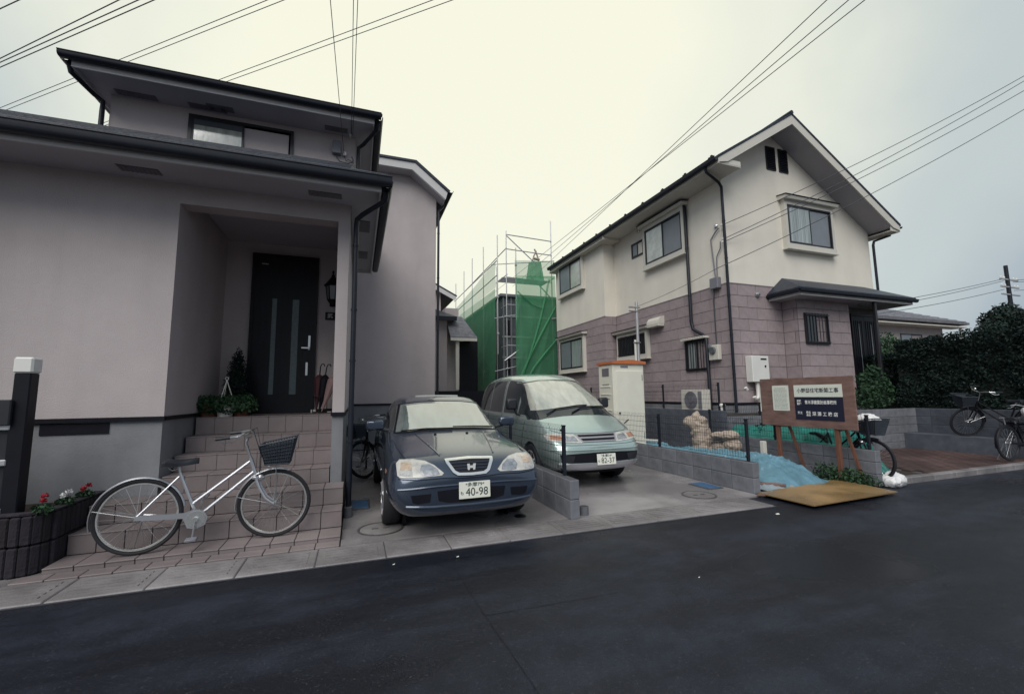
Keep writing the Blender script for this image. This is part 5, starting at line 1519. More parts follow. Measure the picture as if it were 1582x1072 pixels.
# glass
ws = [(-.665, .99), (-.555, 1.325), (-.30, 1.352), (0, 1.36), (.30, 1.352), (.555, 1.325), (.665, .99), (.35, 1.015), (0, 1.025), (-.35, 1.015)]
wsb = [(-.695, .975), (-.58, 1.338), (-.31, 1.367), (0, 1.376), (.31, 1.367), (.58, 1.338), (.695, .975), (.35, .995), (0, 1.005), (-.35, .995)]
fr_ = sh.patch('windscreen_frame', wsb, 'front', M_BLACK, body, out=.002, thick=.01, cuts=5)
sh.patch('windscreen', ws, 'front', M_CARGLASS, CAR1, out=.006, thick=.01, cuts=5)
for d in ('left', 'right'):
    sh.patch('side_window', [(1.42, 1.0), (2.02, 1.34), (2.45, 1.37), (2.43, .985)], d, M_CARGLASS_D, CAR1, out=.004)
    sh.patch('side_window', [(2.49, .985), (2.51, 1.37), (3.12, 1.34), (3.38, 1.13), (3.30, 1.005)], d, M_CARGLASS_D, CAR1, out=.004)
    sh.seam('door_gap', [(1.25, .90), (1.22, .60), (1.26, .28), (2.42, .26), (2.47, .96)], d, M_BLACK, body)
    sh.seam('door_gap', [(2.47, .96), (2.46, .28), (3.02, .28), (3.14, .55), (3.42, .92)], d, M_BLACK, body)
    sh.seam('side_moulding', [(.62, .56), (1.2, .57), (3.1, .58), (3.9, .60)], d, M_NAVY, body, r=.018)
    sh.patch('door_handle', [(2.24, .835), (2.40, .84), (2.40, .875), (2.24, .87)], d, M_NAVY, CAR1, out=.02, thick=.02)
    sh.patch('side_marker', [(.48, .63), (.56, .63), (.56, .665), (.48, .665)], d, M_AMBER, CAR1, out=.005)
# lamps
HLP = [(-.742, .655), (-.745, .755), (-.71, .788), (-.58, .792), (-.46, .774), (-.375, .735), (-.288, .662), (-.31, .642), (-.56, .634), (-.72, .638)]
for k, pl in enumerate((HLP, mirror(HLP))):
    hl = sh.patch('headlight', pl, 'front', M_LENS, CAR1, out=.006, thick=.02, cuts=3)
    s = -1 if k == 0 else 1
    c = [(s * a, b) for a, b in [(.33, .655), (.35, .70), (.42, .745), (.50, .745), (.53, .70), (.50, .65), (.42, .642)]]
    sh.patch('reflector', c if s > 0 else c[::-1], 'front', M_REFLECTOR, hl, out=.009, thick=.004, cuts=2)
    c = [(s * a, b) for a, b in [(.60, .70), (.60, .765), (.70, .765), (.715, .70)]]
    sh.patch('indicator', c if s > 0 else c[::-1], 'front', mat('clear_indicator', (0.46, .36, .28), .2, var=.3, vscale=30, coat=1), hl, out=.009, thick=.004, cuts=2)
    c = [(s * a, b) for a, b in [(.60, .645), (.60, .695), (.72, .695), (.72, .655)]]
    sh.patch('position_lamp', c if s > 0 else c[::-1], 'front', mat('frosted_reflector', (.40, .40, .40), .5, var=.3, vscale=40), hl, out=.009, thick=.004, cuts=2)
    c = [(s * a, b) for a, b in [(.42, .475), (.62, .47), (.60, .40), (.55, .385), (.43, .395)]]
    sh.patch('lower_intake', c if s > 0 else c[::-1], 'front', M_BLACK, CAR1, out=.003, thick=.006, cuts=3)
gro = [(-.262, .775), (0, .785), (.262, .775), (.255, .745), (.195, .655), (.15, .628), (0, .622), (-.15, .628), (-.195, .655), (-.255, .745)]
gri = [(-.225, .757), (0, .766), (.225, .757), (.17, .672), (.13, .652), (0, .647), (-.13, .652), (-.17, .672)]
gr = sh.patch('grille', gro, 'front', M_CHROME, CAR1, out=.016, thick=.03, cuts=4)
sh.patch('grille_recess', gri, 'front', M_BLACK, gr, out=.018, thick=.01, cuts=3)
for zz_, hw in ((.735, .21), (.708, .19), (.682, .165)):
    sh.seam('grille_bar', [(-hw, zz_), (hw, zz_)], 'front', M_NAVY, gr, r=.006, lift=.02)
em = MB()      # H emblem
hy = sh.hit(0, .71, 'front')[0].y - .04
for s in (-1, 1): em.prism([(s * .046, hy, .742), (s * .020, hy, .742), (s * .014, hy, .712), (s * .020, hy, .672), (s * .038, hy, .672)], (0, -.008, 0))
em.prism([(-.016, hy, .722), (.016, hy, .722), (.016, hy, .698), (-.016, hy, .698)], (0, -.008, 0))
em.build('emblem', mat('bright_emblem', (.80, .80, .78), .3, metal=.2, var=.02), gr, world=False)
sh.patch('intake', [(-.36, .495), (0, .51), (.36, .495), (.345, .40), (.25, .375), (0, .368), (-.25, .375), (-.345, .40)], 'front', M_BLACK, CAR1, out=.003, thick=.006, cuts=4)
sh.seam('bumper_gap', [(-.735, .625), (-.55, .612), (-.32, .618), (-.16, .610), (0, .606), (.16, .610), (.32, .618), (.55, .612), (.735, .625)], 'front', M_BLACK, body, r=.005)
sh.seam('bumper_lip', [(-.66, .36), (-.4, .345), (0, .34), (.4, .345), (.66, .36)], 'front', M_NAVY, body, r=.014)
sh.seam('bumper_crease', [(-.74, .525), (-.4, .54), (0, .545), (.4, .54), (.74, .525)], 'front', M_NAVY, body, r=.012)
for s in (-1, 1):
    sh.seam('bonnet_crease', [(s * .30, .24), (s * .36, .6), (s * .44, 1.15)], 'top', M_NAVY, body, r=.010)
    sh.seam('bonnet_gap', [(s * .66, .22), (s * .70, .6), (s * .72, 1.12)], 'top', M_BLACK, body, r=.004)
plate(CAR1, .022, -.022, .487, '多摩79', 'も', '40-98', R(-4))
# wipers, mirrors, aerial trim, sunroof deflector
sh.seam('wiper', [(-.60, .998), (-.30, 1.015), (.05, 1.012)], 'front', M_BLACK, CAR1, r=.009, lift=.018)
sh.seam('wiper', [(.06, 1.028), (.35, 1.025), (.62, 1.01)], 'front', M_BLACK, CAR1, r=.009, lift=.018)
mirror_unit(CAR1, (-1.03, -.80, 1.50, 1.60, 1.01, 1.14), [(-.86, 1.55, 1.03), (-.74, 1.55, 1.0)], M_NAVY)
mirror_unit(CAR1, (.80, 1.03, 1.50, 1.60, 1.01, 1.14), [(.86, 1.55, 1.03), (.74, 1.55, 1.0)], M_NAVY)
sh.patch('sunroof_deflector', [(-.30, 2.32), (.36, 2.32), (.36, 2.36), (-.30, 2.36)], 'top', mat('clear_deflector', (.55, .57, .52), .15, var=.05, coat=1), CAR1, out=.018, thick=.02)
sh.patch('sunroof', [(-.36, 2.40), (.36, 2.40), (.36, 2.85), (-.36, 2.85)], 'top', M_CARGLASS_D, CAR1, out=.003)
sh.patch('washer_nozzle', [(-.22, 1.05), (-.19, 1.05), (-.19, 1.08), (-.22, 1.08)], 'top', M_BLACK, CAR1, out=.012, cuts=1); sh.patch('washer_nozzle', [(.19, 1.05), (.22, 1.05), (.22, 1.08), (.19, 1.08)], 'top', M_BLACK, CAR1, out=.012, cuts=1)

# ------------------------------------------------------------------ minivan
CAR2 = thing('minivan', 'pale mint-silver egg-shaped minivan parked nose-out between two low walls', 'car', (3.62, 5.98, 0))
S2 = [
    (0.00, prof(.34, .42, .44, .58, .60, .55, [(.42, .625), (.24, .635), (0, .64)])),
    (0.05, prof(.29, .58, .46, .70, .64, .66, [(.50, .67), (.28, .69), (0, .695)])),
    (0.16, prof(.25, .69, .48, .79, .72, .75, [(.58, .76), (.32, .79), (0, .80)])),
    (0.34, prof(.23, .74, .50, .83, .84, .795, [(.64, .89), (.36, .92), (0, .93)])),
    (0.60, prof(.22, .77, .52, .842, .95, .81, [(.70, 1.02), (.42, 1.065), (0, 1.08)])),
    (0.72, prof(.21, .78, .53, .844, .985, .81, [(.73, 1.075), (.48, 1.135), (0, 1.155)])),
    (1.20, prof(.21, .79, .55, .845, 1.03, .81, [(.755, 1.20), (.65, 1.46), (0, 1.515)])),
    (1.75, prof(.21, .79, .55, .845, 1.05, .81, [(.755, 1.25), (.665, 1.715), (0, 1.785)])),
    (2.00, prof(.21, .79, .55, .845, 1.06, .81, [(.76, 1.26), (.665, 1.785), (0, 1.86)])),
    (2.60, prof(.21, .79, .55, .845, 1.06, .81, [(.765, 1.27), (.67, 1.825), (0, 1.905)])),
    (3.40, prof(.21, .79, .55, .845, 1.06, .81, [(.765, 1.27), (.67, 1.82), (0, 1.90)])),
    (4.10, prof(.22, .78, .55, .84, 1.05, .80, [(.75, 1.24), (.655, 1.78), (0, 1.85)])),
    (4.45, prof(.25, .76, .56, .81, 1.03, .77, [(.71, 1.20), (.61, 1.68), (0, 1.74)])),
    (4.66, prof(.30, .70, .56, .75, 1.00, .71, [(.64, 1.15), (.54, 1.50), (0, 1.55)])),
]
AX2 = [(.90, .31), (3.75, .31)]
o = loft(S2, 'body')
me = cut_wheels(o, AX2, .845, .36)
me.materials.append(M_MINT); me.polygons.foreach_set('use_smooth', [True] * len(me.polygons)); me.set_sharp_from_angle(angle=R(45))
sh = Shell(me)
body = link('body', me, CAR2)
for y, z in AX2:
    for s in (-1, 1): wheel(CAR2, s * .742, y, z, .315, .19, s)
MB().box(-.58, .58, .5, 4.3, .15, .25).build('underbody', M_BLACK, CAR2, world=False)
for s in (-1, 1):
    for y, z in AX2: MB().lathe([(.36, s * .60), (.36, s * .63)], (0, y, z), 28, 'x').build('wheel_liner', M_BLACK, CAR2, world=False)
wsb = [(-.80, 1.02), (-.72, 1.38), (-.645, 1.68), (-.35, 1.725), (0, 1.735), (.35, 1.725), (.645, 1.68), (.72, 1.38), (.80, 1.02), (.62, 1.06), (.35, 1.085), (0, 1.095), (-.35, 1.085), (-.62, 1.06)]
ws = [(-.735, 1.17), (-.68, 1.40), (-.612, 1.655), (-.34, 1.70), (0, 1.71), (.30, 1.70), (.42, 1.66), (.50, 1.45), (.62, 1.26), (.68, 1.21), (.35, 1.235), (0, 1.245), (-.35, 1.215)]
sh.patch('windscreen_frame', wsb, 'front', M_CARGLASS_D, CAR2, out=.003, thick=.01, cuts=5)
WS2 = sh.patch('windscreen', ws, 'front', M_SHADE, CAR2, out=.007, thick=.01, cuts=5)
for d in ('left', 'right'):
    sh.patch('quarter_glass', [(1.02, 1.085), (1.55, 1.52), (1.58, 1.10)], d, M_CARGLASS_D, CAR2, out=.004)
    sh.patch('side_window', [(1.66, 1.10), (1.64, 1.58), (1.84, 1.70), (2.42, 1.74), (2.40, 1.10)], d, M_CARGLASS_D, CAR2, out=.004)
    sh.patch('side_window', [(2.54, 1.10), (2.57, 1.74), (3.35, 1.74), (3.38, 1.10)], d, M_CARGLASS_D, CAR2, out=.004)
    sh.patch('side_window', [(3.44, 1.10), (3.41, 1.74), (4.05, 1.70), (4.30, 1.20), (4.2, 1.12)], d, M_CARGLASS_D, CAR2, out=.004)
    sh.seam('door_gap', [(1.20, .98), (1.30, .60), (1.36, .28), (2.46, .27), (2.50, 1.06), (2.50, 1.76)], d, M_BLACK, body)
    sh.seam('door_gap', [(2.52, .28), (3.30, .28), (3.42, .60), (3.45, 1.06)], d, M_BLACK, body)
    sh.patch('door_handle', [(2.22, .96), (2.38, .96), (2.38, 1.0), (2.22, 1.0)], d, M_MINT, CAR2, out=.02, thick=.02)
HL2 = [(-.79, .735), (-.80, .80), (-.76, .835), (-.55, .83), (-.40, .815), (-.33, .79), (-.265, .70), (-.33, .693), (-.55, .705), (-.72, .72)]
for k, pl in enumerate((HL2, mirror(HL2))):
    s = -1 if k == 0 else 1
    hl = sh.patch('headlight', pl, 'front', M_LENS, CAR2, out=.006, thick=.02, cuts=3)
    c = [(s * a, b) for a, b in [(.60, .735), (.60, .80), (.74, .81), (.76, .75)]]
    sh.patch('indicator', c if s > 0 else c[::-1], 'front', M_AMBER, hl, out=.009, thick=.004, cuts=2)
    c = [(s * a, b) for a, b in [(.36, .715), (.38, .785), (.55, .80), (.55, .725)]]
    sh.patch('reflector', c if s > 0 else c[::-1], 'front', M_REFLECTOR, hl, out=.009, thick=.004, cuts=2)
    c = [(s * a, b) for a, b in [(.46, .51), (.66, .53), (.64, .43), (.50, .40)]]
    sh.patch('fog_lamp_recess', c if s > 0 else c[::-1], 'front', M_PLASTIC_BK, CAR2, out=.006, thick=.006, cuts=3)
gr = sh.patch('grille', [(-.36, .815), (.36, .815), (.355, .79), (.30, .70), (-.30, .70), (-.355, .79)], 'front', M_SILVER, CAR2, out=.012, thick=.03, cuts=4)
sh.patch('grille_slot', [(-.33, .80), (.33, .80), (.32, .772), (-.32, .772)], 'front', M_BLACK, gr, out=.015, thick=.006, cuts=3)
sh.patch('grille_slot', [(-.305, .748), (.305, .748), (.285, .718), (-.285, .718)], 'front', M_BLACK, gr, out=.015, thick=.006, cuts=3)
sh.patch('intake', [(-.69, .535), (-.35, .545), (0, .55), (.35, .545), (.69, .535), (.66, .41), (.35, .40), (0, .395), (-.35, .40), (-.66, .41)], 'front', M_BLACK, CAR2, out=.003, thick=.006, cuts=4)
sh.patch('bumper_guard', [(-.68, .405), (-.35, .395), (0, .39), (.35, .395), (.68, .405), (.66, .345), (.35, .318), (0, .31), (-.35, .318), (-.66, .345)], 'front', M_SILVER, CAR2, out=.035, thick=.05, cuts=4)
sh.seam('bumper_gap', [(-.78, .685), (-.5, .665), (0, .66), (.5, .665), (.78, .685)], 'front', M_BLACK, body, r=.004)
sh.seam('bumper_crease', [(-.78, .60), (-.5, .595), (0, .595), (.5, .595), (.78, .60)], 'front', M_MINT, body, r=.016)
sh.seam('bonnet_gap', [(-.66, .98), (-.70, .88), (-.60, .845), (-.36, .83), (0, .825), (.36, .83), (.60, .845), (.70, .88), (.66, .98)], 'front', M_BLACK, body, r=.004)
plate(CAR2, .055, -.04, .445, '多摩34', 'ち', '82-37', R(-6))
sh.seam('wiper', [(-.60, 1.10), (-.40, 1.19), (.02, 1.235), (.22, 1.24)], 'front', M_BLACK, CAR2, r=.011, lift=.022)
sh.seam('wiper', [(-.16, 1.12), (.05, 1.19), (.40, 1.215), (.66, 1.205)], 'front', M_BLACK, CAR2, r=.011, lift=.022)
mirror_unit(CAR2, (-1.06, -.86, 1.42, 1.54, 1.18, 1.38), [(-.90, 1.48, 1.20), (-.86, 1.48, 1.10), (-.78, 1.48, 1.08)], M_PLASTIC_BK)
mirror_unit(CAR2, (.86, 1.06, 1.42, 1.54, 1.18, 1.38), [(.90, 1.48, 1.20), (.86, 1.48, 1.10), (.78, 1.48, 1.08)], M_PLASTIC_BK)
# near-side safety mirror on the front corner
MB().tube([(.80, .55, .93), (.86, .50, 1.0)], .012, 6).build('corner_mirror_arm', M_PLASTIC_BK, CAR2, world=False)

# ================================================================== BICYCLES
def bicycle(label, a, b, m_frame=M_BIKE, r=.335, wb=1.09, basket=True, steer=0.0, lean=0.0, bag=False, spokes=True, group='bicycles', z=0.0, bar=True):
    """city bicycle; a = rear wheel contact, b = a point towards the front wheel (plan). Local x forward, y left, z up."""
    d = Vector((b[0] - a[0], b[1] - a[1])); h = math.atan2(d.y, d.x)
    t = thing('bicycle', label, 'bicycle', (a[0], a[1], z), h, group)
    if lean: t.rotation_euler = (lean, 0, h); t.rotation_mode = 'XYZ'
    rc, fc = Vector((0, 0, r)), Vector((wb, 0, r))
    bb = Vector((.445, 0, .275)); seat = Vector((.285, 0, .70)); head_b = Vector((.905, 0, .64)); head_t = Vector((.855, 0, .80))
    def B(mb, n, m, par=t, sm=True): return mb.build(n, m, par, world=False, smooth=sm)
    fr = MB()
    fr.tube([bb, seat], .0155, 8); fr.tube([head_b, head_t], .019, 8)
    fr.tube([head_t + Vector((.005, 0, -.03)), Vector((.73, 0, .665)), Vector((.40, 0, .405))], .0145, 8)
    fr.tube([head_b + Vector((-.005, 0, .03)), Vector((.78, 0, .565)), bb + Vector((.02, 0, .02))], .0155, 8)
    for s in (-1, 1):
        fr.tube([bb + Vector((0, s * .03, 0)), rc + Vector((.02, s * .06, 0))], .009, 6)
        fr.tube([seat + Vector((0, s * .015, -.03)), rc + Vector((0, s * .06, .01))], .008, 6)
    fr.lathe([(.022, -.04), (.022, .04)], bb, 12, 'y')
    B(fr, 'frame', m_frame)
    def wheel_(c, name, fold):
        M_ = fold
        w = MB(M_); w.torus(c, r - .017, .0175, 'y', 48, 8)
        w0 = B(w, name, M_RUBBER)
        k = MB(M_); k.torus(c, r - .043, .012, 'y', 48, 6); B(k, 'rim', M_CHROME if m_frame is M_BIKE else M_DARKMETAL, w0)
        k = MB(M_); k.lathe([(.014, -.045), (.022, -.035), (.012, -.02), (.012, .02), (.022, .035), (.014, .045)], c, 12, 'y'); B(k, 'hub', M_STEEL, w0)
        if spokes:
            sp = MB(M_)
            for q in range(32):
                an = 2 * math.pi * q / 32; off = .5 if q % 4 < 2 else -.5; s = 1 if q % 2 else -1
                p0 = Vector((.02 * math.cos(an + off), s * .032, .02 * math.sin(an + off))) + c
                p1 = Vector(((r - .05) * math.cos(an), 0, (r - .05) * math.sin(an))) + c
                sp.tube([p0, p1], .0016, 3, cap=False)
            B(sp, 'spokes', M_STEEL, w0, False)
        return w0
    I = Matrix.Identity(4)
    St = Matrix.Translation(head_b) @ Matrix.Rotation(steer, 4, (head_t - head_b).normalized()) @ Matrix.Translation(-head_b)
    wheel_(rc, 'wheel', I); wheel_(fc, 'wheel', St)
    def guard(c, a0, a1, M_):
        g = MB(M_); vs, fs = [], []
        for i in range(25):
            an = a0 + (a1 - a0) * i / 24
            for (y, rr) in ((-.026, r + .006), (-.014, r + .017), (.014, r + .017), (.026, r + .006)):
                vs.append((c.x + rr * math.cos(an), y, c.z + rr * math.sin(an)))
        for i in range(24):
            for q in range(3): fs.append((i * 4 + q, i * 4 + q + 1, i * 4 + q + 5, i * 4 + q + 4))
        g.add(vs, fs); return B(g, 'mudguard', m_frame)
    g1 = guard(rc, R(10), R(195), I); g2 = guard(fc, R(70), R(188), St)
    for c, par, M_ in ((rc, g1, I), (fc, g2, St)):
        s_ = MB(M_)
        for s in (-1, 1): s_.tube([c + Vector((0, s * .05, 0)), c + Vector(((r + .01) * math.cos(R(165)), s * .02, (r + .01) * math.sin(R(165))))], .003, 4)
        B(s_, 'stay', M_STEEL, par)
    fk = MB(St)
    for s in (-1, 1): fk.tube([head_b + Vector((.01, s * .045, -.03)), Vector((.955, s * .05, .50)), Vector((1.01, s * .05, .40)), fc + Vector((0, s * .05, 0))], [.013, .012, .010, .008], 6)
    fk.bbox(head_b.x - .02, head_b.x + .04, -.055, .055, head_b.z - .05, head_b.z - .02, .008)
    B(fk, 'fork', m_frame)
    hb = MB(St)
    hb.tube([head_t, head_t + Vector((-.045, 0, .15)), head_t + Vector((-.03, 0, .19))], .012, 8)
    top = head_t + Vector((-.03, 0, .19))
    for s in (-1, 1): hb.tube([top, top + Vector((.04, s * .10, .03)), top + Vector((-.02, s * .23, .06)), top + Vector((-.13, s * .275, .04)), top + Vector((-.20, s * .28, .035))], .011, 7)
    h0 = B(hb, 'handlebar', M_STEEL)
    for s in (-1, 1):
        B(MB(St).tube([top + Vector((-.10, s * .27, .045)), top + Vector((-.215, s * .282, .034))], .016, 8), 'grip', M_PLASTIC_BK, h0)
        B(MB(St).tube([top + Vector((-.03, s * .235, .045)), top + Vector((-.08, s * .27, .0)), top + Vector((-.16, s * .28, -.005))], .006, 5), 'brake_lever', M_STEEL, h0)
        B(MB(St).tube([top + Vector((-.02, s * .22, .05)), top + Vector((.06, s * .10, .10)), head_t + Vector((.09, s * .03, .05)), head_b + Vector((.04, s * .02, -.05))], .0035, 5), 'brake_cable', M_PLASTIC_BK, h0)
    B(MB(St).lathe([(.028, 0), (.026, .012), (.012, .024)], top + Vector((-.02, -.12, .045)), 12), 'bell', M_CHROME, h0)
    sd = MB(); vs = []; fs = []
    prof_ = [(-.13, .075, 0), (-.10, .10, .012), (-.02, .075, .0), (.07, .035, .005), (.13, .022, .012), (.145, .006, .010)]
    for (x, hw, dz) in prof_:
        for (yy, zz_) in ((-1, -.035), (-1, .0), (-.5, .02), (.5, .02), (1, .0), (1, -.035)):
            vs.append((seat.x + x, hw * yy, seat.z + .10 + dz + zz_))
    for i in range(5):
        for q in range(6): fs.append((i * 6 + q, i * 6 + (q + 1) % 6, i * 6 + 6 + (q + 1) % 6, i * 6 + 6 + q))
    fs += [tuple(range(6)), tuple(range(30, 36))]
    sd.add(vs, fs); s0 = B(sd, 'saddle', M_PLASTIC_BK)
    B(MB().tube([seat + Vector((.012, 0, -.06)), seat + Vector((-.01, 0, .07))], .012, 8), 'seat_post', M_STEEL)
    sp = MB()
    for s in (-1, 1): sp.tube([seat + Vector((-.08, s * .05, .06)), seat + Vector((-.05, s * .05, .03)), seat + Vector((0, s * .03, .055))], .005, 5)
    B(sp, 'saddle_spring', M_STEEL, s0)
    cg = MB()      # chain guard
    out = [(-.02, .318), (.0, .352), (.35, .338), (.43, .362), (.50, .345), (.535, .285), (.52, .215), (.45, .185), (.38, .20), (.345, .29), (.05, .308)]
    cg.prism([(x, -.052, z_) for x, z_ in out], (0, -.022, 0)); B(cg, 'chain_guard', m_frame, sm=False)
    cr = MB(); cr.lathe([(.075, -.077), (.075, -.072)], bb, 24, 'y'); cr.lathe([(.02, -.10), (.02, -.07)], bb, 12, 'y')
    c0 = B(cr, 'chainring', M_CHROME)
    for s, an in ((-1, R(-95)), (1, R(85))):
        tip = bb + Vector((.165 * math.cos(an), s * .10, .165 * math.sin(an)))
        B(MB().tube([bb + Vector((0, s * .09, 0)), tip], .009, 6), 'crank', M_STEEL, c0)
        B(MB().bbox(tip.x - .045, tip.x + .045, min(tip.y, tip.y + s * .09), max(tip.y, tip.y + s * .09), tip.z - .012, tip.z + .012, .006), 'pedal', M_GREYBOX, c0)
    ks = MB(); ks.tube([rc + Vector((.02, .07, 0)), Vector((-.06, .16, .01)), Vector((.04, .18, .005))], .008, 6); B(ks, 'kickstand', M_STEEL)
    B(MB(St).lathe([(.012, 0), (.032, .02), (.034, .06)], Vector((.96, -.07, .60)), 12, 'y'), 'dynamo', M_STEEL)
    lp = MB(St); lp.lathe([(.015, -.02), (.04, .02), (.042, .035)], Vector((1.0, 0, .74)), 14, 'x'); B(lp, 'lamp', M_CHROME)
    if basket:
        bk = MB(St)
        x0, x1, z0, z1 = .955, 1.235, .735, .99
        lo = [(x0 + .045, -.10), (x1 - .02, -.10), (x1 - .02, .10), (x0 + .045, .10)]
        hi = [(x0, -.16), (x1 + .03, -.16), (x1 + .03, .16), (x0, .16)]
        zt = [z1 - .06, z1, z1, z1 - .06]
        for k in range(4):
            q = (k + 1) % 4
            A, Bq, C, D_ = Vector((*lo[k], z0)), Vector((*lo[q], z0)), Vector((*hi[q], zt[q])), Vector((*hi[k], zt[k]))
            n_ = 12
            for i in range(n_ + 1):
                bk.tube([A.lerp(Bq, i / n_), D_.lerp(C, i / n_)], .0042, 4)
            for i in range(8): bk.tube([A.lerp(D_, i / 7), Bq.lerp(C, i / 7)], .0042 if 0 < i < 7 else .008, 4)
        for i in range(8): bk.tube([(lo[0][0] + (lo[1][0] - lo[0][0]) * i / 7, -.10, z0), (lo[0][0] + (lo[1][0] - lo[0][0]) * i / 7, .10, z0)], .004, 4)
        b0 = B(bk, 'basket', M_BASKET, sm=False)
        ln = MB(St)
        for k in range(4):
            q = (k + 1) % 4
            A, Bq, C, D_ = [Vector(v) for v in ((lo[k][0], lo[k][1] * .95, z0), (lo[q][0], lo[q][1] * .95, z0), (hi[q][0] - .008, hi[q][1] * .97, zt[q] - .02), (hi[k][0], hi[k][1] * .97, zt[k] - .02))]
            ln.add([A, Bq, C, D_], [(0, 1, 2, 3)])
        B(ln, 'basket_liner', M_BASKET, b0, False)
        st = MB(St)
        for s in (-1, 1): st.tube([Vector((1.10, s * .07, z0)), fc + Vector((0, s * .055, .01))], .004, 5)
        B(st, 'basket_stay', M_STEEL, b0)
    return t

bicycle('silver ladies bicycle with a dark basket standing on the tiled steps', (-1.842, 4.99), (-.75, 5.105), z=.052, steer=R(-5))
bicycle('dark bicycle half hidden between the porch pillar and the saloon car', (.22, 9.45), (.20, 8.0), m_frame=M_BLACK, basket=True, z=0, steer=R(-50))
bicycle('dark bicycle leaning behind the wooden sign with its front wheel beside the white sack', (7.97, 5.72), (7.73, 4.64), m_frame=M_BLACK, basket=True, z=.02, steer=R(8))
bicycle('dark bicycle parked against the hedge wall with its front wheel turned out', (13.08, 4.75), (13.02, 5.9), m_frame=M_BLACK, basket=True, z=.40, steer=R(58))
bicycle('dark bicycle at the very right edge, cut off by the picture', (11.95, 4.78), (12.6, 4.72), m_frame=M_BLACK, basket=True, z=.07)

def soft(name, label, cat, ells, m, voxel, amp, fs, seed, group=None):
    me = blob_mesh(name, ells, m, voxel, amp, fs, seed)
    xs = [q.co for q in me.vertices]
    o_ = Vector((sum(q.x for q in xs) / len(xs), sum(q.y for q in xs) / len(xs), min(q.z for q in xs)))
    me.transform(Matrix.Translation(-o_))
    ob = link(name, me, None, label, None, cat, group); ob.location = o_
    return ob
soft('plastic_bag', 'white plastic bag slung over the bicycle behind the wooden sign', 'bag', [(7.78, 4.72, .96, .16, .20, .12), (7.80, 4.85, .90, .13, .14, .14)], M_BAG, .018, -.02, 11, 1, 'white plastic bags')
soft('plastic_bag', 'clear-white plastic bag in the basket of the bicycle at the right edge', 'bag', [(12.80, 4.72, .98, .16, .14, .12)], M_BAG, .018, -.02, 11, 2, 'white plastic bags')
soft('sack', 'crumpled white sack lying on the kerb right of the yellow board', 'sack', [(7.86, 4.46, .07, .20, .14, .10), (7.72, 4.44, .06, .12, .12, .09), (7.90, 4.50, .13, .09, .08, .07)], M_BAG, .018, -.024, 10, 3)

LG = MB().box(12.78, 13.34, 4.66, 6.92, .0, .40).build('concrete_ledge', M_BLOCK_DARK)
LG['label'] = 'low dark concrete ledge along the foot of the hedge wall'; LG['category'] = 'ledge'

# ================================================================== SIGN
SG = thing('notice_board', 'weathered plywood site sign on stakes with a navy panel of Japanese lettering', 'sign', (7.2, 5.3, 0))
XS = 7.2
MB().bbox(XS, XS + .018, 4.49, 6.14, .845, 1.686, .004).build('board', M_SIGNWOOD, SG)
for y in (5.86, 4.83): MB().bbox(XS + .02, XS + .07, y - .035, y + .035, 0, 1.55, .005).build('stake', M_ORANGEWOOD, SG)
for y, y2 in ((5.62, 5.75), (4.70, 4.78)): MB().tube([(XS + .28, y - .05, 0), (XS + .06, y2, 1.15)], .028, 5).build('brace', M_ORANGEWOOD, SG)
for z in (1.02, 1.5): MB().bbox(XS + .018, XS + .05, 4.55, 6.08, z, z + .06, .004).build('batten', M_ORANGEWOOD, SG)
PF = plane_xf('X', XS, 5.3, 0)
inv = root_inv(SG)
MB(PF).box(-.585, -.270, 1.112, 1.560, .0, .006).build('notice_sheet', M_PAPER, SG)
MB(PF).box(-.165, .632, 1.355, 1.558, .0, .008).build('title_panel', M_PAPER, SG)
MB(PF).box(-.165, .632, .975, 1.353, .0, .008).build('name_panel', M_INK, SG)
def stext(b, size, m, u, v, wd, dz=.0085, bold=.0012): text(b, size, m, SG, inv @ PF @ Matrix.Translation((u, v, dz)), width=wd, bold=bold)
stext('小野邸住宅新築工事', .085, M_INK, .235, 1.458, .69, bold=.001)
stext('設計', .042, M_TEXT_W, -.085, 1.285, .075); stext('監理', .042, M_TEXT_W, -.085, 1.238, .075)
stext('青木淳建築計画事務所', .070, M_TEXT_W, .275, 1.262, .52)
stext('施工', .046, M_TEXT_W, -.080, 1.085, .085)
stext('株式', .042, M_TEXT_W, .065, 1.095, .075); stext('会社', .042, M_TEXT_W, .065, 1.050, .075)
stext('深 澤 工 務 店', .072, M_TEXT_W, .335, 1.072, .41)
# the pinned notice: lines of small print
nl = MB(PF); rng = random.Random(4)
for i in range(17):
    v = 1.50 - i * .0225
    u = -.555 if i else -.535
    e_ = -.30 if i else -.33
    while u < e_:
        wd = rng.uniform(.008, .03); nl.box(u, min(u + wd, e_), v, v + (.010 if i else .014), .006, .0068); u += wd + rng.uniform(.004, .012)
nl.build('small_print', M_TEXT_G, SG)
for (u, v) in ((-.575, 1.55), (-.28, 1.55), (-.575, 1.12), (-.28, 1.12)): MB(PF).lathe([(.006, 0), (.006, .010)], (u, v, 0), 8).build('pin', M_STEEL, SG)
MB().bbox(7.02, 7.10, 6.0, 6.08, 0, .55, .006).build('marker_stake', M_TRIM)
bpy.data.objects['marker_stake']['label'] = 'short pale wooden stake beside the left leg of the sign'; bpy.data.objects['marker_stake']['category'] = 'stake'

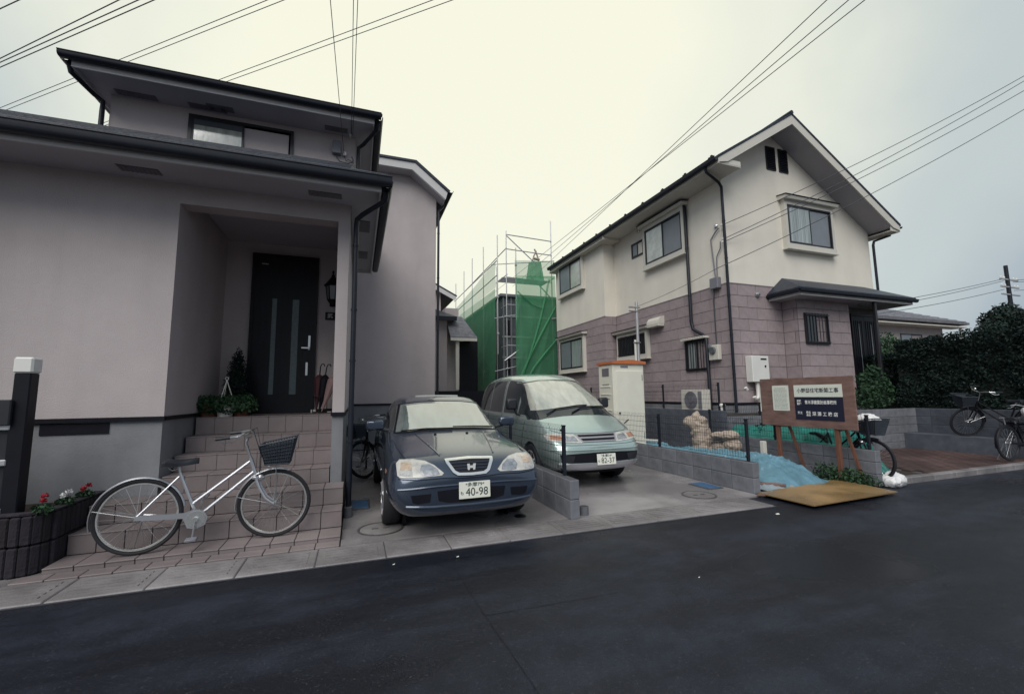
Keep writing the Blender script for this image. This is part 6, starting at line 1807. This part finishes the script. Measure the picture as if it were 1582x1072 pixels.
# ================================================================== SHED, AIR CONDITIONER, TARPS, SCOOTER, BOARD
SHD = thing('storage_shed', 'cream steel storage shed with an orange roof right of the minivan', 'shed', (6.0, 9.0, 0))
x0, x1, y0, y1 = 5.60, 6.46, 8.66, 9.28
MB().bbox(x0, x1, y0, y1, .08, 2.14, .012).build('body', M_SHED, SHD)
MB().prism([(x0 - .03, y0 - .05, 2.14), (x1 + .04, y0 - .05, 2.14), (x1 + .04, y0 - .05, 2.20), ((x0 + x1) / 2, y0 - .05, 2.245), (x0 - .03, y0 - .05, 2.20)], (0, y1 - y0 + .08, 0)).build('roof', M_SHEDROOF, SHD)
MB().box(x0 + .02, x1 - .02, y0 + .02, y1 - .02, 0, .08).build('base', M_BLOCK, SHD)
dd = MB().bbox(x0 + .08, x1 - .04, y0 - .022, y0 + .004, .16, 1.98, .008).build('door', M_SHED, SHD)
MB().bbox(x0 + .12, x0 + .16, y0 - .04, y0 - .02, .98, 1.02, .006).build('lock', M_BLACK, dd)
for z in (.4, 1.75): MB().bbox(x1 - .075, x1 - .06, y0 - .032, y0 - .02, z, z + .14, .003).build('hinge', M_GREYBOX, dd)
MB().bbox(x0 + .22, x0 + .42, y0 - .008, y0 + .004, 2.05, 2.10, .003).build('label_badge', M_GREYBOX, SHD)
MB().box(x0 - .006, x0 + .002, y0 + .16, y0 + .46, 1.86, 2.05).build('vent_panel', M_VENT, SHD)
for z in (1.05, 1.42, 1.60): MB().bbox(x0 - .012, x0 + .002, y0 + .10, y0 + .54, z, z + .025, .004).build('side_rib', M_SHED, SHD)
for z in (1.32, 1.66, .9): MB().box(x0 - .006, x0 + .002, y0 + .16, y0 + .46, z, z + .012).build('side_slot', M_BLACK, SHD)

AC = thing('air_conditioner', 'white air conditioner outdoor unit on the dark wall under the barred window', 'air conditioner', (8.6, 9.3, .95))
MB(plane_xf('X', 8.45, 0, 0)).bbox(-9.72, -8.94, .96, 1.53, -.28, 0, .012).build('casing', M_TRIM, AC)
mb = MB(plane_xf('X', 8.45, 0, 0))
for k in range(7): mb.torus((0, 0, 0), .03 + k * .035, .004, 'z', 28, 5)
g = MB(plane_xf('X', 8.45, -(-9.35) , 1.25))
for k in range(7): g.torus((0, 0, .012), .03 + k * .033, .004, 'z', 28, 5)
for k in range(6): a = k * math.pi / 3; g.tube([(0, 0, .012), (.23 * math.cos(a), .23 * math.sin(a), .012)], .004, 4)
MB(plane_xf('X', 8.45, 9.35, 1.25)).lathe([(.235, .001), (.235, .006)], n=32).build('fan_opening', M_GREYBOX, AC)
MB(plane_xf('X', 8.45, 9.35, 1.25)).lathe([(.085, .004), (.085, .016), (.07, .02)], n=20).build('fan_hub', M_VENT, AC)
g.build('fan_grille', M_GREYBOX, AC)
mb = MB(plane_xf('X', 8.45, 0, 0))
for k in range(8): mb.box(-9.08 + k * .016, -9.072 + k * .016, 1.02, 1.48, .0, .006)
mb.build('side_louvre', M_GREYBOX, AC)
MB().lathe([(.05, 1.03), (.05, 1.13), (.075, 1.13), (.075, 1.17), (.05, 1.19)], (8.12, 7.98, 0), 14).build('vent_pipe', M_PVC)
bpy.data.objects['vent_pipe']['label'] = 'short white vent pipe on the end of the dark wall'; bpy.data.objects['vent_pipe']['category'] = 'pipe'

def tarp(name, label, x0, x1, y0, y1, hfun, m, nu=60, nv=100, amp=.05, seed=3, cat='tarpaulin', group=None, fold=1.0):
    vs, fs = [], []
    for j in range(nv + 1):
        for i in range(nu + 1):
            u, v = i / nu, j / nv
            x, y = x0 + (x1 - x0) * u, y0 + (y1 - y0) * v
            e = noise.noise(Vector((v * 6 + seed, u * 3, 1))) * .06 + noise.noise(Vector((x * 9, y * 9, seed))) * .02
            p = Vector((x * 2.0 + seed, y * 1.2, 0))
            rid = 1 - abs(noise.noise(Vector((x * 3.2 + y * 1.5 * fold, y * 1.1 - x * .8, seed)))) * 2
            rid2 = 1 - abs(noise.noise(Vector((x * 9 - y * 5 * fold, y * 5.1, seed + 4)))) * 2
            rid = max(0, rid) ** 2.2; rid2 = max(0, rid2) ** 2.5
            z = hfun(u, v) + amp * (.6 * noise.noise(p) + .9 * (rid - .3) + .55 * rid2) * min(1, 6 * min(u, 1 - u, v, 1 - v) + .25)
            vs.append((x + e, y + e * .7, max(z, .016)))
    for j in range(nv):
        for i in range(nu):
            a = j * (nu + 1) + i; fs.append((a, a + 1, a + nu + 2, a + nu + 1))
    mb = MB().add(vs, fs)
    o_ = Vector(((x0 + x1) / 2, (y0 + y1) / 2, 0))
    me = mb.mesh(name, m, Matrix.Translation(-o_), True)
    ob = link(name, me, None, label, None, cat, group); ob.location = o_
    return ob
def hump(u, v):
    e = min(1, (u * 4.2) ** .7 if u < .25 else 1) * min(1, ((1 - u) * 5) if u > .8 else 1)
    f_ = min(1, (v * 8) ** .7 if v < .125 else 1)
    return .03 + e * f_ * (.25 + .04 * math.sin(v * 7))
tarp('blue_tarp', 'crumpled pale blue tarpaulin covering a long heap between the block walls', 5.95, 7.08, 4.80, 9.6, hump, M_TARP_B, nu=80, nv=220, amp=.062, seed=3)
tarp('blue_tarp', 'loose grey-blue sheet lying flat at the road end of the tarpaulin heap', 5.62, 6.7, 4.72, 5.4, lambda u, v: .03, mat('grey_sheet', (.22, .27, .31), .4, var=.2, bump=.3, bscale=20), nu=30, nv=24, amp=.05, seed=9)
tarp('green_tarp', 'teal green tarpaulin draped over a heap behind the wooden sign', 7.70, 8.75, 4.9, 7.6, lambda u, v: .06 + .66 * math.sin(math.pi * min(1, max(0, u * 1.1))) ** .6 * (1 if v > .08 else v * 12), M_TARP_G, nu=40, nv=60, amp=.07, seed=12)
for (x, y, z, l, lab) in ((6.0, 8.05, .42, .55, 'offcut of timber lying on the blue tarpaulin'), (5.85, 5.0, .06, .5, 'plank end on the ground beside the yellow board')):
    o = MB().bbox(-l / 2, l / 2, -.05, .05, 0, .03, .004).build('timber_offcut', M_TRIM if z > .2 else M_SIGNWOOD); o.location = (x, y, z); o.rotation_euler = (0, 0, R(-50)); o['label'] = lab; o['category'] = 'timber'
o = MB().bbox(-.16, .16, -.10, .10, 0, .02, .004).build('blue_board', M_BLUEPL); o.location = (5.72, 5.15, .07); o['label'] = 'small blue plastic board lying beside the end of the right block wall'; o['category'] = 'board'

soft('sack', 'tall beige sack with a knotted top standing behind the blue tarpaulin', 'sack',
     [(7.15, 7.64, .22, .21, .22, .22), (7.15, 7.65, .40, .205, .215, .22), (7.15, 7.67, .58, .20, .205, .20), (7.14, 7.70, .72, .19, .20, .16), (7.15, 7.62, .83, .13, .13, .10),
      (7.05, 7.86, .80, .15, .14, .13), (7.13, 7.76, .92, .10, .09, .08), (7.13, 7.74, .99, .045, .05, .05)], M_BEIGE, .016, -.022, 7, 5, 'beige bundles behind the blue tarpaulin')
soft('bundle', 'low folded beige bundle lying right of the tall beige sack', 'bundle',
     [(7.15, 7.08, .56, .19, .26, .07), (7.15, 6.90, .58, .18, .20, .09), (7.15, 7.24, .50, .14, .12, .05), (7.18, 7.05, .30, .17, .32, .13), (7.18, 6.86, .38, .16, .18, .14), (7.2, 7.30, .22, .15, .20, .14)],
     M_BEIGE, .016, -.022, 8, 7, 'beige bundles behind the blue tarpaulin')

YB = MB().prism([(5.37, 4.74, .0), (5.45, 4.0, .0), (7.19, 4.05, .0), (7.24, 4.93, .0)], (0, 0, .014)).mesh('plywood_board', M_PLY)
YB.transform(Matrix.Translation((-6.3, -4.45, 0)))
o = link('plywood_board', YB, None, 'yellow plywood sheet lying across the kerb below the site sign', None, 'board'); o.location = (6.3, 4.45, .026); o.rotation_euler = (R(1.2), R(-.4), 0)
o = MB().prism([(5.30, 4.70, 0), (5.50, 4.55, 0), (6.35, 4.80, 0), (6.2, 4.93, 0)], (0, 0, .02)).build('plywood_offcut', M_SIGNWOOD); o.location = (0, 0, .012); o['label'] = 'brown board offcut sticking out under the yellow plywood'; o['category'] = 'board'

# ================================================================== OVERHEAD WIRES
def wire(label, a, b, sag=.25, r=.010, group='overhead wires', n=16):
    a, b = Vector(a), Vector(b)
    pts = []
    for i in range(n + 1):
        t = i / n; p = a.lerp(b, t); p.z -= sag * 4 * t * (1 - t); pts.append(p)
    ob = MB().tube([p - a for p in pts], r, 5).build('overhead_wire', M_WIRE)
    ob.location = a; ob['label'] = label; ob['category'] = 'wire'; ob['group'] = group
    return ob
for i, (a, b) in enumerate([((-15.13, 18.6, 9.5), (-.09, 6.3, 9.5)), ((-15.3, 18.66, 9.5), (.33, 6.24, 9.5)), ((-15.42, 18.83, 9.5), (.63, 6.16, 9.5)), ((-14.31, 16.6, 9.5), (-1.85, 7.12, 9.5))]):
    wire(['highest of the three close wires crossing the upper left sky', 'middle of the three close wires crossing the upper left sky', 'lowest of the three close wires crossing the upper left sky', 'short bit of wire cutting the very top left corner of the sky'][i], a, b, .0, .011, 'wires in the upper left sky')
for i, (a, b) in enumerate([((-16.51, 20.85, 9.5), (2.78, 5.36, 9.5)), ((-16.66, 21.1, 9.5), (3.09, 5.26, 9.5)), ((-10.75, 18.13, 9.5), (5.87, 4.16, 9.5)), ((-10.44, 17.96, 9.5), (6.26, 4.06, 9.5))]):
    wire(['upper wire of the pair passing behind the left end of the porch house roof', 'lower wire of the pair passing behind the left end of the porch house roof',
          'upper wire of the pair rising from behind the middle of the porch house roof', 'lower wire of the pair rising from behind the middle of the porch house roof'][i], a, b, .0, .008, 'wire pairs behind the porch house')
for i, (a, b) in enumerate([((7.2, -.34, 8.4), (9.85, 24.2, 8.4)), ((7.83, -.49, 8.4), (9.3, 25.63, 8.4)), ((8.33, -.59, 8.4), (8.67, 28.77, 8.4))]):
    wire(['leftmost of the three wires slanting down above the scaffolding', 'middle one of the three wires slanting down above the scaffolding', 'rightmost of the three wires, nearest the gable house roof'][i], a, b, .0, .009, 'wires above the scaffolding')
for i, (a, b) in enumerate([((-.47, 1.12, 5.95), (-.302, 7.5, 5.491)), ((-.08, 1.12, 5.57), (-.201, 7.5, 5.948)), ((-.01, 1.12, 5.63), (-.179, 7.5, 5.928))]):
    wire(['slanting drop wire ending at the white box beside the upper window', 'left of the two upright drop wires at the porch house insulator', 'right of the two upright drop wires at the porch house insulator'][i], a, b, .0, .0045, 'drop wires to the porch house')
for i, (a, b) in enumerate([((8.90, 8.34, 5.80), (19.02, 4.8, 11.18)), ((8.90, 8.34, 5.42), (19.02, 4.82, 11.1)), ((8.90, 8.34, 5.34), (19.02, 4.85, 10.79)), ((8.60, 8.34, 4.6), (19.02, 4.91, 10.29))]):
    wire(['top wire from the right sky to the corner of the gable house', 'second wire from the top running to the corner of the gable house', 'third wire from the top running to the corner of the gable house', 'lowest wire crossing the gable wall towards the side of the house'][i], a, b, .22, .009, 'service wires to the gable house')
wire('thin wire along the side of the gable house from its corner to the grey mast', (8.60, 8.34, 4.6), (8.2, 11.2, 4.15), .05, .006, 'service wires to the gable house')
for i, z in enumerate((7.15, 7.05, 6.6)):
    wire(['highest wire running left from the distant utility pole', 'middle wire running left from the distant utility pole', 'lowest wire running left from the distant utility pole'][i], (31.6, 12, z), (16.5, 12.4 - .4 * i, 4.5 - .2 * i), .15, .013, 'wires from the distant pole')
    wire(['highest wire running right from the distant utility pole', 'middle wire running right from the distant utility pole', 'lowest wire running right from the distant utility pole'][i], (32.5, 12, z), (48, 9, 9.5 - .4 * i), .3, .013, 'wires from the distant pole')
MS = thing('service_mast', 'thin grey steel service mast behind the orange shed roof', 'mast', (8.2, 11.2, 0))
MB().tube([(8.2, 11.2, 0), (8.2, 11.2, 4.3)], .05, 10).build('mast', M_GALV, MS, smooth=True)
MB().tube([(8.10, 11.2, 0), (8.10, 11.2, 3.1)], .035, 8).build('conduit', M_PVC, MS, smooth=True)
MB().bbox(7.9, 8.3, 11.15, 11.2, 4.10, 4.14, .006).bbox(7.9, 8.3, 11.15, 11.2, 3.98, 4.02, .006).build('bracket', M_STEEL, MS)
for z in (.8, 1.6, 2.4, 3.0): MB().bbox(8.06, 8.26, 11.13, 11.26, z, z + .03, .004).build('band', M_STEEL, MS)
